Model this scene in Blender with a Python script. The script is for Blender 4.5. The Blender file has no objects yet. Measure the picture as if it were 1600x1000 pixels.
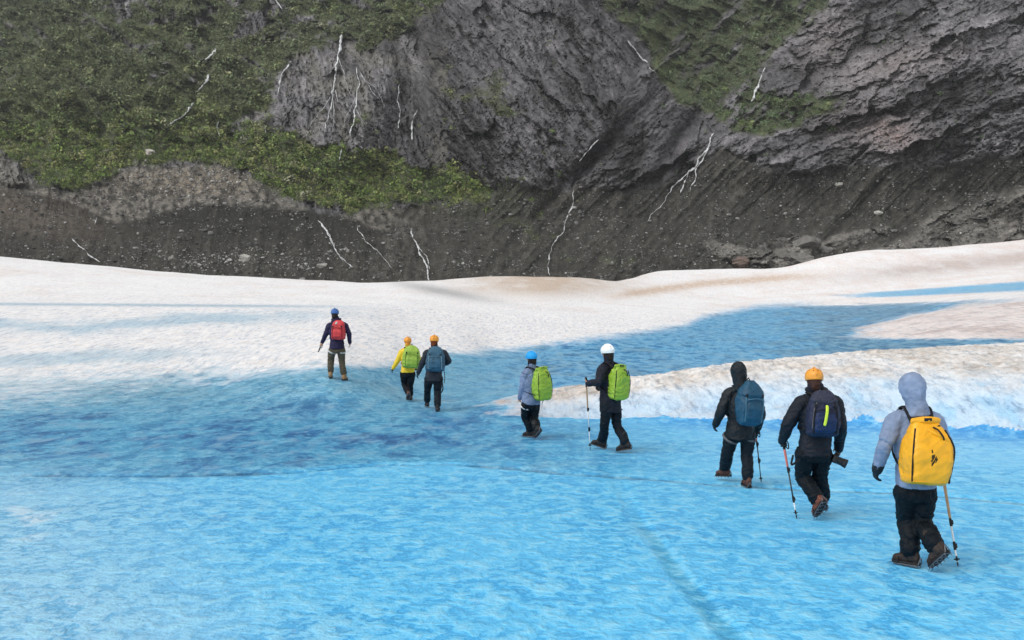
import bpy, bmesh, math, random
import numpy as np
from mathutils import Vector

# ------------------------------------------------------------------ camera, sky, sun, exposure
S = bpy.context.scene
C = S.collection
FPX = 1537.0            # focal length in photo pixels (1600 px wide)
CAMZ = 2.42             # eye height above the blue ice
HOR = 473.0             # photo row of the horizon
cam_d = bpy.data.cameras.new('camera')
cam_d.sensor_width = 36.0
cam_d.lens = 36.0 * FPX / 1600.0
cam_d.shift_y = -(500.0 - HOR) / 1600.0
cam_d.clip_end = 6000.0
cam = bpy.data.objects.new('camera', cam_d)
cam.location = (0, 0, CAMZ)
cam.rotation_euler = (math.radians(90), 0, 0)
C.objects.link(cam)
S.camera = cam

SUN_EL, SUN_AZ = math.radians(52), math.radians(-128)   # azimuth measured clockwise from +Y
world = bpy.data.worlds.new('World')
S.world = world
world.use_nodes = True
wn, wl = world.node_tree.nodes, world.node_tree.links
wn.clear()
sky = wn.new('ShaderNodeTexSky')
sky.sky_type = 'NISHITA'
sky.sun_disc = False
sky.sun_elevation = SUN_EL
sky.sun_rotation = SUN_AZ
sky.dust_density = 1.0
hsv = wn.new('ShaderNodeHueSaturation')          # cloud deck: the sky keeps little of its blue
hsv.inputs['Saturation'].default_value = 0.10
bg = wn.new('ShaderNodeBackground')
bg.inputs['Strength'].default_value = 0.15
wo = wn.new('ShaderNodeOutputWorld')
wl.new(sky.outputs[0], hsv.inputs['Color'])
wl.new(hsv.outputs[0], bg.inputs['Color'])
wl.new(bg.outputs[0], wo.inputs['Surface'])

sun_d = bpy.data.lights.new('sun', 'SUN')
sun_d.energy = 1.1
sun_d.angle = math.radians(40)
sun_d.color = (1.0, 0.975, 0.94)
sun = bpy.data.objects.new('sun', sun_d)
sd = Vector((math.sin(SUN_AZ) * math.cos(SUN_EL), math.cos(SUN_AZ) * math.cos(SUN_EL), math.sin(SUN_EL)))
sun.rotation_euler = sd.to_track_quat('Z', 'Y').to_euler()
sun.location = (-20, -20, 60)
C.objects.link(sun)

S.view_settings.view_transform = 'Standard'
S.view_settings.look = 'None'
S.view_settings.gamma = 1.0
S.view_settings.exposure = 0.44
S.render.engine = 'CYCLES'
S.cycles.max_bounces = 5
S.cycles.diffuse_bounces = 3

rng = np.random.default_rng(7)
random.seed(7)

# ------------------------------------------------------------------ numeric helpers
_perm = np.random.default_rng(3).permutation(256).astype(np.int64)
_perm = np.concatenate([_perm, _perm, _perm])
_grad = np.random.default_rng(5).normal(size=(256, 3))
_grad /= np.linalg.norm(_grad, axis=1)[:, None]

def perlin(x, y, z=0.0):
    x, y, z = np.broadcast_arrays(np.asarray(x, float), np.asarray(y, float), np.asarray(z, float))
    xi, yi, zi = np.floor(x), np.floor(y), np.floor(z)
    fx, fy, fz = x - xi, y - yi, z - zi
    xi, yi, zi = xi.astype(np.int64) & 255, yi.astype(np.int64) & 255, zi.astype(np.int64) & 255
    ux, uy, uz = [t * t * t * (t * (t * 6 - 15) + 10) for t in (fx, fy, fz)]
    def g(dx, dy, dz):
        h = _perm[_perm[_perm[xi + dx] + yi + dy] + zi + dz]
        gr = _grad[h]
        return gr[..., 0] * (fx - dx) + gr[..., 1] * (fy - dy) + gr[..., 2] * (fz - dz)
    a = g(0, 0, 0) * (1 - ux) + g(1, 0, 0) * ux
    b = g(0, 1, 0) * (1 - ux) + g(1, 1, 0) * ux
    c = g(0, 0, 1) * (1 - ux) + g(1, 0, 1) * ux
    d = g(0, 1, 1) * (1 - ux) + g(1, 1, 1) * ux
    return ((a * (1 - uy) + b * uy) * (1 - uz) + (c * (1 - uy) + d * uy) * uz) * 1.6

def fbm(x, y, z=0.0, o=4, gain=0.5, lac=2.03):
    r, a, n, f = 0.0, 1.0, 0.0, 1.0
    for k in range(o):
        r = r + a * perlin(np.asarray(x) * f + 7.3 * k, np.asarray(y) * f - 3.1 * k, np.asarray(z) * f + 1.7 * k)
        n += a; a *= gain; f *= lac
    return r / n

def ridged(x, y, z=0.0, o=4, gain=0.5, lac=2.07):
    r, a, n, f = 0.0, 1.0, 0.0, 1.0
    for k in range(o):
        v = 1 - np.abs(perlin(np.asarray(x) * f + 5.3 * k, np.asarray(y) * f + 9.1 * k, np.asarray(z) * f))
        r = r + a * v * v
        n += a; a *= gain; f *= lac
    return r / n

def sstep(a, b, x):
    t = np.clip((np.asarray(x, float) - a) / (b - a), 0, 1)
    return t * t * (3 - 2 * t)

def lerp(a, b, t): return a + (b - a) * t

def mixc(col, c, t):
    return col + (np.array(c)[None, :] - col) * np.asarray(t)[:, None]

def inside(px, py, poly):
    r = np.zeros(px.shape, bool)
    n = len(poly)
    for i in range(n):
        x0, y0 = poly[i]; x1, y1 = poly[(i + 1) % n]
        if y0 == y1: continue
        c = ((y0 > py) != (y1 > py)) & (px < (x1 - x0) * (py - y0) / (y1 - y0) + x0)
        r ^= c
    return r

def blur_axis(a, s, axis):
    r = int(3 * s) + 1
    k = np.exp(-0.5 * (np.arange(-r, r + 1) / s) ** 2); k /= k.sum()
    pad = [(0, 0)] * a.ndim; pad[axis] = (r, r)
    b = np.pad(a, pad, mode='edge')
    out = np.zeros_like(a, dtype=float)
    n = a.shape[axis]
    for i, w in enumerate(k):
        sl = [slice(None)] * a.ndim; sl[axis] = slice(i, i + n)
        out += w * b[tuple(sl)]
    return out

def big_mesh(name, V, F, mats, smooth=True, attrs=None, matidx=None):
    me = bpy.data.meshes.new(name)
    V = np.asarray(V, np.float32); F = np.asarray(F, np.int32)
    me.vertices.add(len(V)); me.vertices.foreach_set('co', V.ravel())
    k = F.shape[1]
    me.loops.add(F.size); me.loops.foreach_set('vertex_index', F.ravel())
    me.polygons.add(len(F))
    me.polygons.foreach_set('loop_start', np.arange(0, F.size, k, dtype=np.int32))
    me.polygons.foreach_set('loop_total', np.full(len(F), k, np.int32))
    me.polygons.foreach_set('use_smooth', np.full(len(F), smooth))
    for m in (mats if isinstance(mats, (list, tuple)) else [mats]): me.materials.append(m)
    if matidx is not None: me.polygons.foreach_set('material_index', np.asarray(matidx, np.int32))
    for an, a in (attrs or {}).items():
        a = np.asarray(a, np.float32)
        if a.ndim == 2:
            at = me.attributes.new(an, 'FLOAT_COLOR', 'POINT')
            at.data.foreach_set('color', np.concatenate([a, np.ones((len(a), 1), np.float32)], 1).ravel())
        else:
            at = me.attributes.new(an, 'FLOAT', 'POINT')
            at.data.foreach_set('value', a)
    me.update(calc_edges=True)
    o = bpy.data.objects.new(name, me)
    C.objects.link(o)
    return o

def grid_faces(nr, nc):
    i = np.arange(nr - 1)[:, None] * nc + np.arange(nc - 1)[None, :]
    return np.stack([i, i + 1, i + nc + 1, i + nc], -1).reshape(-1, 4)

class NT:
    def __init__(s, name):
        s.m = bpy.data.materials.new(name); s.m.use_nodes = True
        s.n, s.l = s.m.node_tree.nodes, s.m.node_tree.links
        s.p = s.n['Principled BSDF']
    def node(s, t, **kw):
        nd = s.n.new(t)
        for k, v in kw.items(): setattr(nd, k, v)
        return nd
    def link(s, a, b): s.l.new(a, b)
    def math(s, op, a, b=None, clamp=False):
        nd = s.node('ShaderNodeMath', operation=op, use_clamp=clamp)
        for i, v in enumerate((a, b)):
            if v is None: continue
            if isinstance(v, (int, float)): nd.inputs[i].default_value = v
            else: s.link(v, nd.inputs[i])
        return nd.outputs[0]
    def mix(s, f, a, b, blend='MIX'):
        nd = s.node('ShaderNodeMix', data_type='RGBA', blend_type=blend)
        for i, v in ((0, f), (6, a), (7, b)):
            if isinstance(v, (int, float)): nd.inputs[i].default_value = v
            elif isinstance(v, (tuple, list)): nd.inputs[i].default_value = (*v, 1)
            else: s.link(v, nd.inputs[i])
        return nd.outputs[2]
    def ramp(s, f, stops):
        nd = s.node('ShaderNodeValToRGB')
        cr = nd.color_ramp
        while len(cr.elements) < len(stops): cr.elements.new(0.5)
        for e, (p, c) in zip(cr.elements, stops):
            e.position = p; e.color = (c, c, c, 1) if isinstance(c, (int, float)) else (*c, 1)
        s.link(f, nd.inputs[0]); return nd.outputs[0]
    def noise(s, scale, detail=4, rough=0.55, dist=0.0, vec=None, lac=2.0):
        nd = s.node('ShaderNodeTexNoise')
        nd.inputs['Scale'].default_value = scale; nd.inputs['Detail'].default_value = detail
        nd.inputs['Roughness'].default_value = rough; nd.inputs['Distortion'].default_value = dist
        if vec is not None: s.link(vec, nd.inputs['Vector'])
        return nd.outputs[0]
    def coords(s, scale=(1, 1, 1), rot=(0, 0, 0)):
        tc = s.node('ShaderNodeTexCoord'); mp = s.node('ShaderNodeMapping')
        mp.inputs['Scale'].default_value = scale; mp.inputs['Rotation'].default_value = rot
        s.link(tc.outputs['Object'], mp.inputs['Vector']); return mp.outputs[0]
    def attr(s, name):
        nd = s.node('ShaderNodeAttribute', attribute_name=name); return nd
    def bump(s, h, strength=0.5, dist=0.1, normal=None):
        nd = s.node('ShaderNodeBump')
        nd.inputs['Distance'].default_value = dist
        if isinstance(strength, (int, float)): nd.inputs['Strength'].default_value = strength
        else: s.link(strength, nd.inputs['Strength'])
        s.link(h, nd.inputs['Height'])
        if normal is not None: s.link(normal, nd.inputs['Normal'])
        return nd.outputs[0]
    def set(s, **kw):
        for k, v in kw.items():
            i = s.p.inputs[k.replace('_', ' ')]
            if isinstance(v, (int, float)): i.default_value = v
            elif isinstance(v, tuple): i.default_value = (*v, 1) if len(v) == 3 else v
            else: s.link(v, i)
        return s

def tag(o, label=None, cat=None, group=None, kind=None):
    if label: o['label'] = label
    if cat: o['category'] = cat
    if group: o['group'] = group
    if kind: o['kind'] = kind
    return o

# ------------------------------------------------------------------ glacier ice
# surveyed profiles: for each bearing, ice height against distance
def zz(py, Y): return CAMZ - (py - HOR) / FPX * Y
crest_pts = [(-400, 385), (-200, 388), (0, 400), (100, 410), (200, 419), (300, 428), (400, 433), (480, 437), (560, 441), (600, 441), (640, 440), (700, 436),
             (740, 433), (780, 431), (850, 431), (920, 434), (960, 439), (985, 433), (1010, 425), (1040, 421), (1120, 419), (1200, 419), (1225, 417),
             (1250, 411), (1275, 403), (1300, 397), (1340, 391), (1400, 388), (1450, 386), (1530, 380), (1600, 373), (1800, 360), (2000, 350)]
def crest_py(px): return np.interp(px, *zip(*crest_pts))
def crest_Y(px): return np.interp(px, [-400, 900, 960, 1020, 1600, 2000], [112, 115, 118, 135, 142, 142])
near = {   # bearing column: (distance, height)
    -400: [(6, 0), (20, .0), (22, .12), (27, zz(590, 27)), (32, zz(552, 32)), (40, zz(512, 40)), (51, zz(475.5, 51)), (58, zz(478, 58) - .12), (70, zz(468, 70))],
    0: [(6, 0), (20, .0), (22, .03), (27, zz(600, 27)), (32, zz(560, 32)), (40, zz(516, 40)), (52, zz(476.5, 52)), (59, zz(478.5, 59) - .12), (71, zz(469, 71))],
    300: [(6, 0), (21, .0), (23, .06), (27, zz(601, 27)), (32, zz(558, 32)), (40, zz(517, 40)), (53, zz(478, 53)), (60, zz(480, 60) - .12), (72, zz(470, 72))],
    520: [(6, 0), (20.5, .0), (22.5, .1), (24, .42), (24.9, .543), (29, zz(560, 29)), (38, zz(520, 38)), (54, zz(480, 54)), (61, zz(481, 61) - .1), (75, zz(470, 75))],
    585: [(6, 0), (22.5, .0), (24.5, .22), (27, .36), (31, .5), (40, zz(522, 40)), (56, zz(485, 56)), (75, zz(473, 75))],
    640: [(6, 0), (24.5, .0), (29, .02), (34, zz(568, 34)), (45, zz(522, 45)), (75, zz(474, 75))],
    720: [(6, 0), (24, .0), (31, .02), (37, zz(562, 37)), (48, zz(522, 48)), (80, zz(477, 80))],
    770: [(6, 0), (20, 0), (21.5, .03), (22.8, .09), (24, .02), (33, .0), (45, zz(550, 45)), (60, zz(510, 60)), (85, zz(474, 85))],
    860: [(6, 0), (20.9, .0), (21.6, .12), (22.6, .27), (23.8, zz(607, 23.8)), (25.5, .15), (27.5, -.02), (36, .0), (50, zz(538, 50)), (66, zz(504, 66)), (88, zz(472, 88))],
    950: [(6, 0), (20.4, .0), (21.0, .2), (22.2, .44), (23.5, zz(594, 23.5)), (25.2, .3), (27.5, -.02), (40, .02), (58, zz(522, 58)), (74, zz(497, 74)), (95, zz(472, 95))],
    1150: [(6, 0), (19.6, .0), (20.2, .32), (21.2, .66), (22.8, .93), (24, zz(566, 24)), (26, .72), (29, .02), (39, .08), (68, zz(512, 68)), (95, zz(482, 95)), (110, zz(468, 110))],
    1350: [(6, 0), (19.0, .0), (19.5, .4), (20.4, .78), (22.2, 1.09), (25, zz(547, 25)), (27.5, .85), (31, .1), (45, .25), (55, zz(515, 55)), (75, zz(495, 75)), (100, zz(472, 100)), (112, zz(455, 112))],
    1480: [(6, 0), (18.3, .0), (18.8, .45), (19.7, .86), (21.8, 1.2), (25.5, zz(541, 25.5)), (28.5, .95), (33, .4), (40, .72), (47, zz(508, 47)), (60, zz(484, 60)), (72, zz(471, 72)), (82, zz(468, 82)), (100, zz(458, 100)), (114, zz(437, 114))],
    1600: [(6, 0), (17.7, .0), (18.2, .48), (19.2, .9), (21.5, 1.22), (26, zz(535, 26)), (29.5, 1.0), (34, .6), (39, .94), (46, zz(492, 46)), (60, zz(463, 60)), (72, zz(456, 72)), (85, zz(453, 85)), (100, zz(443, 100)), (116, zz(420, 116))],
    2000: [(6, 0), (16.8, .0), (17.3, .5), (18.6, 1.0), (22, 1.4), (27, 1.7), (31, 1.3), (36, .9), (41, 1.3), (48, 2.3), (62, 3.4), (75, 3.6), (90, 4.2), (104, 5.3), (118, 7.2)],
}
_ys = np.exp(np.linspace(np.log(5.5), np.log(190.0), 520))
_pxs = np.linspace(-400, 2000, 601)
_cols = sorted(near)
_tab = np.zeros((len(_pxs), len(_ys)))
_nc = np.array([np.interp(_ys, *zip(*near[c])) for c in _cols])
_last = np.array([near[c][-1][0] for c in _cols], float)
for i, p in enumerate(_pxs):
    z = np.array([np.interp(p, _cols, _nc[:, j]) for j in range(len(_ys))])
    yl = np.interp(p, _cols, _last)
    zl = np.interp(yl, _ys, z)
    yc = crest_Y(p); zc = zz(crest_py(p), yc)
    far = _ys > yl
    t = np.clip((_ys - yl) / (yc - yl), 0, 1)
    zf = zl + (zc - zl) * (0.55 * t + 0.45 * np.sin(t * math.pi / 2) ** 2)
    zf = np.where(_ys > yc, zc - (_ys - yc) * 0.02 - ((_ys - yc) / 10) ** 2 * 0.9, zf)
    _tab[i] = np.where(far, zf, z)
_tab = blur_axis(_tab, 3.2, 0)
_w = sstep(14, 17, _ys)[None, :]
_tab = lerp(_tab, blur_axis(_tab, 2.0, 1), _w)

def ice_base(px, Y):
    fi = np.clip((np.asarray(px, float) + 400) / 2400 * 600, 0, 599.999)
    fj = np.clip((np.log(np.maximum(Y, 5.5)) - np.log(5.5)) / (np.log(190.0) - np.log(5.5)) * 519, 0, 518.999)
    i, j = fi.astype(int), fj.astype(int); a, b = fi - i, fj - j
    return (_tab[i, j] * (1 - a) * (1 - b) + _tab[i + 1, j] * a * (1 - b) + _tab[i, j + 1] * (1 - a) * b + _tab[i + 1, j + 1] * a * b)

def bearing(X, Y): return 800 + FPX * X / np.maximum(Y, 5.0)

def ice_height(X, Y):
    X, Y = np.asarray(X, float), np.asarray(Y, float)
    px = bearing(X, Y)
    z = ice_base(px, Y)
    rise = sstep(.03, .35, z)
    z = z + fbm(X / 6, Y / 6, 0, 4) * .10 * rise * sstep(20, 60, Y) * 1.6 + fbm(X / .8, Y / .8, 3, 4) * (.008 + .055 * rise * (1 - sstep(30, 60, Y))) + (ridged(X / .55, Y / .55, 6, 4, .6) - .6) * .14 * rise * (Y < 32) * sstep(760, 1000, px)
    # diagonal trough in the front ice
    ty = np.interp(px, [930, 990, 1060, 1120, 1170, 1230], [15.0, 11.0, 8.9, 7.6, 6.9, 6.0])
    dx = (px - np.interp(Y, [6, 6.9, 7.6, 8.9, 11, 15], [1230, 1160, 1115, 1055, 995, 945])) * Y / FPX
    z = z - .022 * np.exp(-np.abs(dx / .10) ** 4) * sstep(15, 11.5, Y)
    # crack line across the flat
    yc = crack_Y(px)
    z = z - .035 * np.exp(-((Y - yc) / .10) ** 2) * (Y > 5)
    return z

crack_pts = [(-400, 745), (0, 741), (100, 742), (250, 743), (330, 741), (450, 738), (520, 731), (600, 725), (700, 724), (800, 731), (880, 739), (980, 745), (1100, 754), (1250, 764), (1400, 768), (1500, 776), (1600, 785), (2000, 800)]
def crack_Y(px): return FPX * CAMZ / (np.interp(px, *zip(*crack_pts)) - HOR)

NR, NCOL = 1250, 900
yr = np.exp(np.linspace(np.log(13.2), np.log(185.0), NR)) - 9.0
vv = np.linspace(-1, 1, NCOL); vv = 0.62 * vv + 0.24 * vv ** 3
YY, VV = np.meshgrid(yr, vv, indexing='ij')
XX = VV * (YY + 2.5)
ZZ = ice_height(XX.ravel(), YY.ravel())
iX, iY = XX.ravel(), YY.ravel()
ipx = bearing(iX, iY)
ipy = HOR + (CAMZ - ZZ) * FPX / np.maximum(iY, 3.0)

# --- what the ice is made of at each place: white weathered ice, blue ice, darker wet ice, silt
n1 = fbm(iX / 2.2, iY / 4.0, 0, 5, .6); n2 = fbm(iX / .6, iY / .9, 4, 4, .6); n3 = fbm(iX / 9, iY / 9, 8, 4)
wob = n1 * 26 + n2 * 14
e_left = np.interp(ipx, [-400, 0, 60, 120, 250, 400, 520, 600, 640, 700, 800, 900, 1000, 1055, 1070, 1100, 1180, 1270, 1360, 1480, 1600],
                   [620, 608, 604, 598, 590, 581, 573, 570, 566, 553, 546, 532, 520, 511, 508, 495, 479, 473, 474, 470, 466])
edge_w = 13 + 56 * sstep(500, 40, ipx)
k_far = sstep(560, 470, ipy)
blue = sstep(-edge_w, edge_w, ipy - e_left + wob * (1 - .72 * k_far) * (.35 + .65 * sstep(600, 200, ipx)))
berm_y0 = np.interp(ipx, [700, 770, 860, 950, 1150, 1350, 1480, 1600, 2000], [21.4, 20.9, 20.6, 20.3, 19.6, 19.0, 18.3, 17.7, 16.8])
berm_y1 = np.interp(ipx, [700, 770, 860, 950, 1150, 1350, 1480, 1600, 2000], [21.5, 23.8, 26, 27, 28.2, 30, 31.5, 33, 35])
on_berm = (iY > berm_y0 + .05 + n2 * .35) & (iY < berm_y1) & (ipx > 725)
berm = on_berm.astype(float) * sstep(735, 850, ipx + n2 * 90)
blue = blue * (1 - berm)
far_right = (iY > berm_y1) & (ipx > 1180)
mound = far_right * sstep(-8, 8, ipy - np.interp(ipx, [1180, 1290, 1340, 1420, 1500, 1600, 2000], [560, 536, 512, 492, 478, 467, 445]) + n1 * 9)
mound = mound * sstep(1265, 1400, ipx + n2 * 60 + n1 * 40) * sstep(533, 526, ipy + n2 * 4)
blue = blue * (1 - mound)
# far thin blue meltwater strip and strip behind the ridge
strip = sstep(1270, 1390, ipx + n1 * 40) * np.exp(-((ipy - np.interp(ipx, [1280, 1400, 1600, 1900], [464, 459, 447, 430])) / np.interp(ipx, [1280, 1600], [3.0, 8.0])) ** 4)
white_band = sstep(1200, 1330, ipx) * (iY > 45) * sstep(9, 5, np.abs(ipy - np.interp(ipx, [1200, 1400, 1600, 1900], [474, 467, 458, 440])) + n1 * 5)
blue = np.maximum(blue * (1 - .85 * white_band), strip * .95 * (iY > 55))
line_l = np.exp(-((ipy - np.interp(ipx, [0, 520, 640], [475, 479, 482])) / 2.2) ** 2) * sstep(650, 380, ipx) * (iY > 40)
streak = sstep(.35, 1, 1 - np.abs(ipy - np.interp(ipx, [0, 120, 300, 500, 640], [508, 512, 499, 492, 488])) / 24 + n1 * .5) * sstep(640, 330, ipx) * (iY > 30)
streak = np.maximum(streak, .8 * sstep(.3, 1, 1 - np.abs(ipy - np.interp(ipx, [0, 200, 400], [560, 556, 548])) / 26 + n1 * .7) * sstep(430, 200, ipx))

white = np.tile(np.array([.86, .845, .84]), (len(iX), 1))
silt = sstep(-.15, .65, n3 + n1 * .7)
back = sstep(60, 90, iY)
white = mixc(white, (.70, .59, .52), silt * .40 * back)
white = mixc(white, (.74, .76, .82), sstep(.05, .6, n1 + n2 * .6) * .35 * (1 - back))
white = mixc(white, (.62, .56, .50), sstep(.15, .55, n2 * .9 + n1 * .4) * .30 * (1 - back))
# silty humps against the mountain
b1 = np.exp(-((ipx - 850) / 120) ** 2) * sstep(476, 446, ipy + n1 * 8) * back
white = mixc(white, (.56, .45, .36), np.clip(b1 * (1.0 + n1 * .8), 0, .95))
b2 = sstep(1150, 1500, ipx) * np.exp(-((ipy - np.interp(ipx, [1150, 1400, 1600], [448, 425, 402])) / 13) ** 2) * (iY > 90)
white = mixc(white, (.50, .43, .40), np.clip(b2 * (.9 + n1 * .9), 0, .9))
b3 = np.exp(-((ipy - np.interp(ipx, [960, 1100, 1250], [462, 443, 432])) / 6) ** 2) * sstep(930, 1000, ipx) * sstep(1330, 1200, ipx) * (iY > 80)
white = mixc(white, (.60, .46, .35), np.clip(b3 * (.9 + n2), 0, .9))
b4 = np.exp(-(((ipx - 690) / 80) ** 2 + ((ipy - (455 + (ipx - 690) * .18)) / 7) ** 2)) * (iY > 60)
white = mixc(white, (.42, .42, .42), np.clip(b4 * .9, 0, .85))
white = mixc(white, (.76, .63, .57), sstep(1000, 1350, ipx) * back * np.clip(.35 + n1 * .9 + n3 * .5, 0, 1) * .5)
mcol = mixc(np.tile(np.array([.80, .72, .69]), (len(iX), 1)), (.50, .40, .37), sstep(-.2, .5, n1 + n2 * .5) * .8)
white = white + (mcol - white) * (mound * sstep(430, 470, ipy) * .9)[:, None]
# ridge: pale front face with blue glints, brown grit along the crown
bface = sstep(.95, .35, ZZ / np.maximum(np.interp(ipx, [770, 950, 1150, 1350, 1600, 2000], [.1, .52, .98, 1.2, 1.37, 1.6]), .05))
bc = mixc(np.tile(np.array([.88, .86, .84]), (len(iX), 1)), (.56, .74, .90), bface * .9)
bc = mixc(bc, (.28, .60, .86), np.clip(bface * sstep(.02, .45, n2 + n1 * .6) * .55, 0, 1) * sstep(1000, 1150, ipx))
grit = sstep(.0, .45, fbm(iX / .25, iY / .25, 2, 3) + n1 * .3) * sstep(.55, .85, 1 - bface) * (1 - sstep(.4, .9, n3 + .4) * .5)
bc = mixc(bc, (.66, .58, .50), sstep(.45, .9, 1 - bface) * sstep(-.3, .3, n1 + n2 * .5) * .6)
bc = mixc(bc, (.36, .28, .22), grit * .65)
tongue = sstep(1000, 800, ipx) * (.35 + .5 * sstep(-.3, .4, n2))
bc = mixc(bc, (.44, .35, .31), np.clip(tongue, 0, 1) * .75)
white = white + (bc - white) * berm[:, None]

# blue ice
bl = np.tile(np.array([.145, .585, .915]), (len(iX), 1))
bl = mixc(bl, (.105, .510, .855), sstep(-.3, .5, n3) * .6)
py_c = np.interp(ipx, *zip(*crack_pts))
zone = sstep(6 + 30 * sstep(420, 0, ipx), -14 - 10 * sstep(420, 0, ipx), ipy - py_c + n1 * (8 + 14 * sstep(420, 0, ipx))) * sstep(1180, 560, ipx + n1 * 60)       # darker wet ice beyond the crack
bl = mixc(bl, (.085, .385, .610), zone * .95)
deep = zone * sstep(605, 668, ipy + n1 * 30) * sstep(-.25, .45, n1 + n2 * .8)
bl = mixc(bl, (.018, .180, .430), deep * .9)
grey = zone * sstep(675, 600, ipy + n1 * 26) * (.75 + .3 * sstep(500, 100, ipx))
bl = mixc(bl, (.24, .44, .55), np.clip(grey * (.55 + .5 * sstep(-.3, .4, n2 + n1)), 0, 1))
chan = sstep(25, 29, iY) * sstep(700, 900, ipx) * (1 - strip * (iY > 55))
bl = mixc(bl, (.165, .480, .745), chan * .95)
bl = mixc(bl, (.14, .22, .29), chan * sstep(-.1, .5, n1 + n2 * .4 + sstep(1150, 1350, ipx) * .6 + sstep(500, 600, ipy) * .25 - .15) * .55)
bl = mixc(bl, (.30, .56, .77), np.clip(strip * (iY > 55) * (.8 + n1), 0, 1))
rt = sstep(1000, 1250, ipx) * sstep(770, 700, ipy) * (iY < 22)
bl = mixc(bl, (.25, .60, .88), rt * .6)
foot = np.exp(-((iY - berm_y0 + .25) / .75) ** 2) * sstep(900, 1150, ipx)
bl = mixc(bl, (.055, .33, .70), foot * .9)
lw = sstep(520, -80, ipx + n1 * 110 - sstep(850, 1000, ipy) * 160) * sstep(690, 790, ipy)
bl = mixc(bl, (.36, .62, .80), lw * .75)
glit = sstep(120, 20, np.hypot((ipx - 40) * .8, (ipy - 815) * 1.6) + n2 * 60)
bl = mixc(bl, (.75, .82, .88), glit * sstep(.1, .5, n2 + .1) * .7)  # sparkle of the wet surface painted as pale flecks
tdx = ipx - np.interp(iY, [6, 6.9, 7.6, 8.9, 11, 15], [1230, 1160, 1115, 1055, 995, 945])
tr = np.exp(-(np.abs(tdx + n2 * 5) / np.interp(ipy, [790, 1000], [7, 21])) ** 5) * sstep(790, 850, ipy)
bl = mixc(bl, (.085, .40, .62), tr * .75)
ck = np.exp(-((iY - crack_Y(ipx)) / (.07 + .20 * sstep(-.2, .5, n1))) ** 2) * sstep(1250, 900, ipx + n1 * 200)
bl = mixc(bl, (.03, .13, .25), np.clip(ck * (.75 + n1), 0, .95))
ck2 = np.exp(-((iY - crack_Y(ipx)) / .045) ** 2) * sstep(900, 1000, ipx)
bl = mixc(bl, (.16, .24, .30), np.clip(ck2 * (.8 + n1), 0, .9))

white = mixc(white, (.36, .50, .60), np.clip(line_l * .8, 0, 1))
white = mixc(white, (.50, .62, .70), np.clip(streak * 1.1, 0, 1))

rough_ice = np.clip((1 - blue) * (1 - .85 * back), 0, 1)
t = NT('glacier_ice')
wcol = t.attr('white_ice').outputs['Color']; bcol = t.attr('blue_ice').outputs['Color']; blu0 = t.attr('blue').outputs['Fac']; rgh = t.attr('rough_ice').outputs['Fac']
v0 = t.coords(); v1 = t.coords((.98, .86, 1.0), (0, 0, .06))
# ragged fringe where blue ice meets the weathered crust
fr = t.noise(2.2, 7, .75, .3, v0)
blu = t.ramp(t.math('ADD', blu0, t.math('MULTIPLY', t.math('SUBTRACT', fr, .5), 1.5)), [(.16, 0.0), (.84, 1.0)])
# scalloped melt surface of the blue ice
dash = t.attr('dash').outputs['Fac']
sc1 = t.noise(4.4, 2, .50, .30, v1)
sc2 = t.noise(11.0, 3, .55, .25, v1)
sc3 = t.noise(30.0, 3, .6, .2, v0)
sc4 = t.noise(2.6, 5, .66, .3, t.coords((.9, .36, .9), (0, 0, .04)))
big = t.noise(.55, 4, .6, .5, v0)
rip = t.math('ADD', t.math('MULTIPLY', sc1, .55), t.math('MULTIPLY', sc2, .45))
# one-sided scallops: sharp dark lip, smooth pale floor
mask = t.ramp(rip, [(.36, .35), (.455, 1.0), (.475, .15), (.52, 0.0)])
mod = t.math('MULTIPLY', mask, t.ramp(big, [(.38, .30), (.60, 1.0)]))
bdark = t.mix(1.0, bcol, (.20, .60, .80), 'MULTIPLY')
b1_ = t.mix(t.math('MULTIPLY', mod, .90), bcol, bdark)
edge = t.ramp(rip, [(.50, 0.0), (.58, .30), (.66, .55)])
b2_ = t.mix(t.math('MULTIPLY', edge, t.math('SUBTRACT', 1.0, t.math('MULTIPLY', dash, .7))), b1_, (.38, .76, .93))
dmask = t.math('MULTIPLY', t.ramp(t.math('ADD', t.math('MULTIPLY', sc4, .72), t.math('MULTIPLY', sc2, .28)), [(.40, 1.0), (.455, .80), (.485, 0.0)]), dash)
b2_ = t.mix(t.math('MULTIPLY', dmask, 1.0), b2_, t.mix(1.0, bcol, (.10, .40, .60), 'MULTIPLY'))
b2_ = t.mix(t.math('MULTIPLY', t.ramp(sc4, [(.52, 0.0), (.62, .50)]), dash), b2_, (.36, .55, .66))
b3_ = t.mix(.45, b2_, t.ramp(sc3, [(.30, (.70, .82, .90)), (.5, (1, 1, 1)), (.70, (1.2, 1.1, 1.05))]), 'MULTIPLY')
b4_ = t.mix(t.ramp(big, [(.58, 0.0), (.74, .40)]), b3_, (.30, .54, .66))
sp = t.noise(30.0, 2, .5, 0, v0)
b5_ = t.mix(t.math('MULTIPLY', t.ramp(sp, [(.69, 0.0), (.75, 1.0)]), t.ramp(big, [(.5, 0.0), (.64, .7)])), b4_, (.86, .90, .93))  # small white sparkles painted into the ice colour
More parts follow.
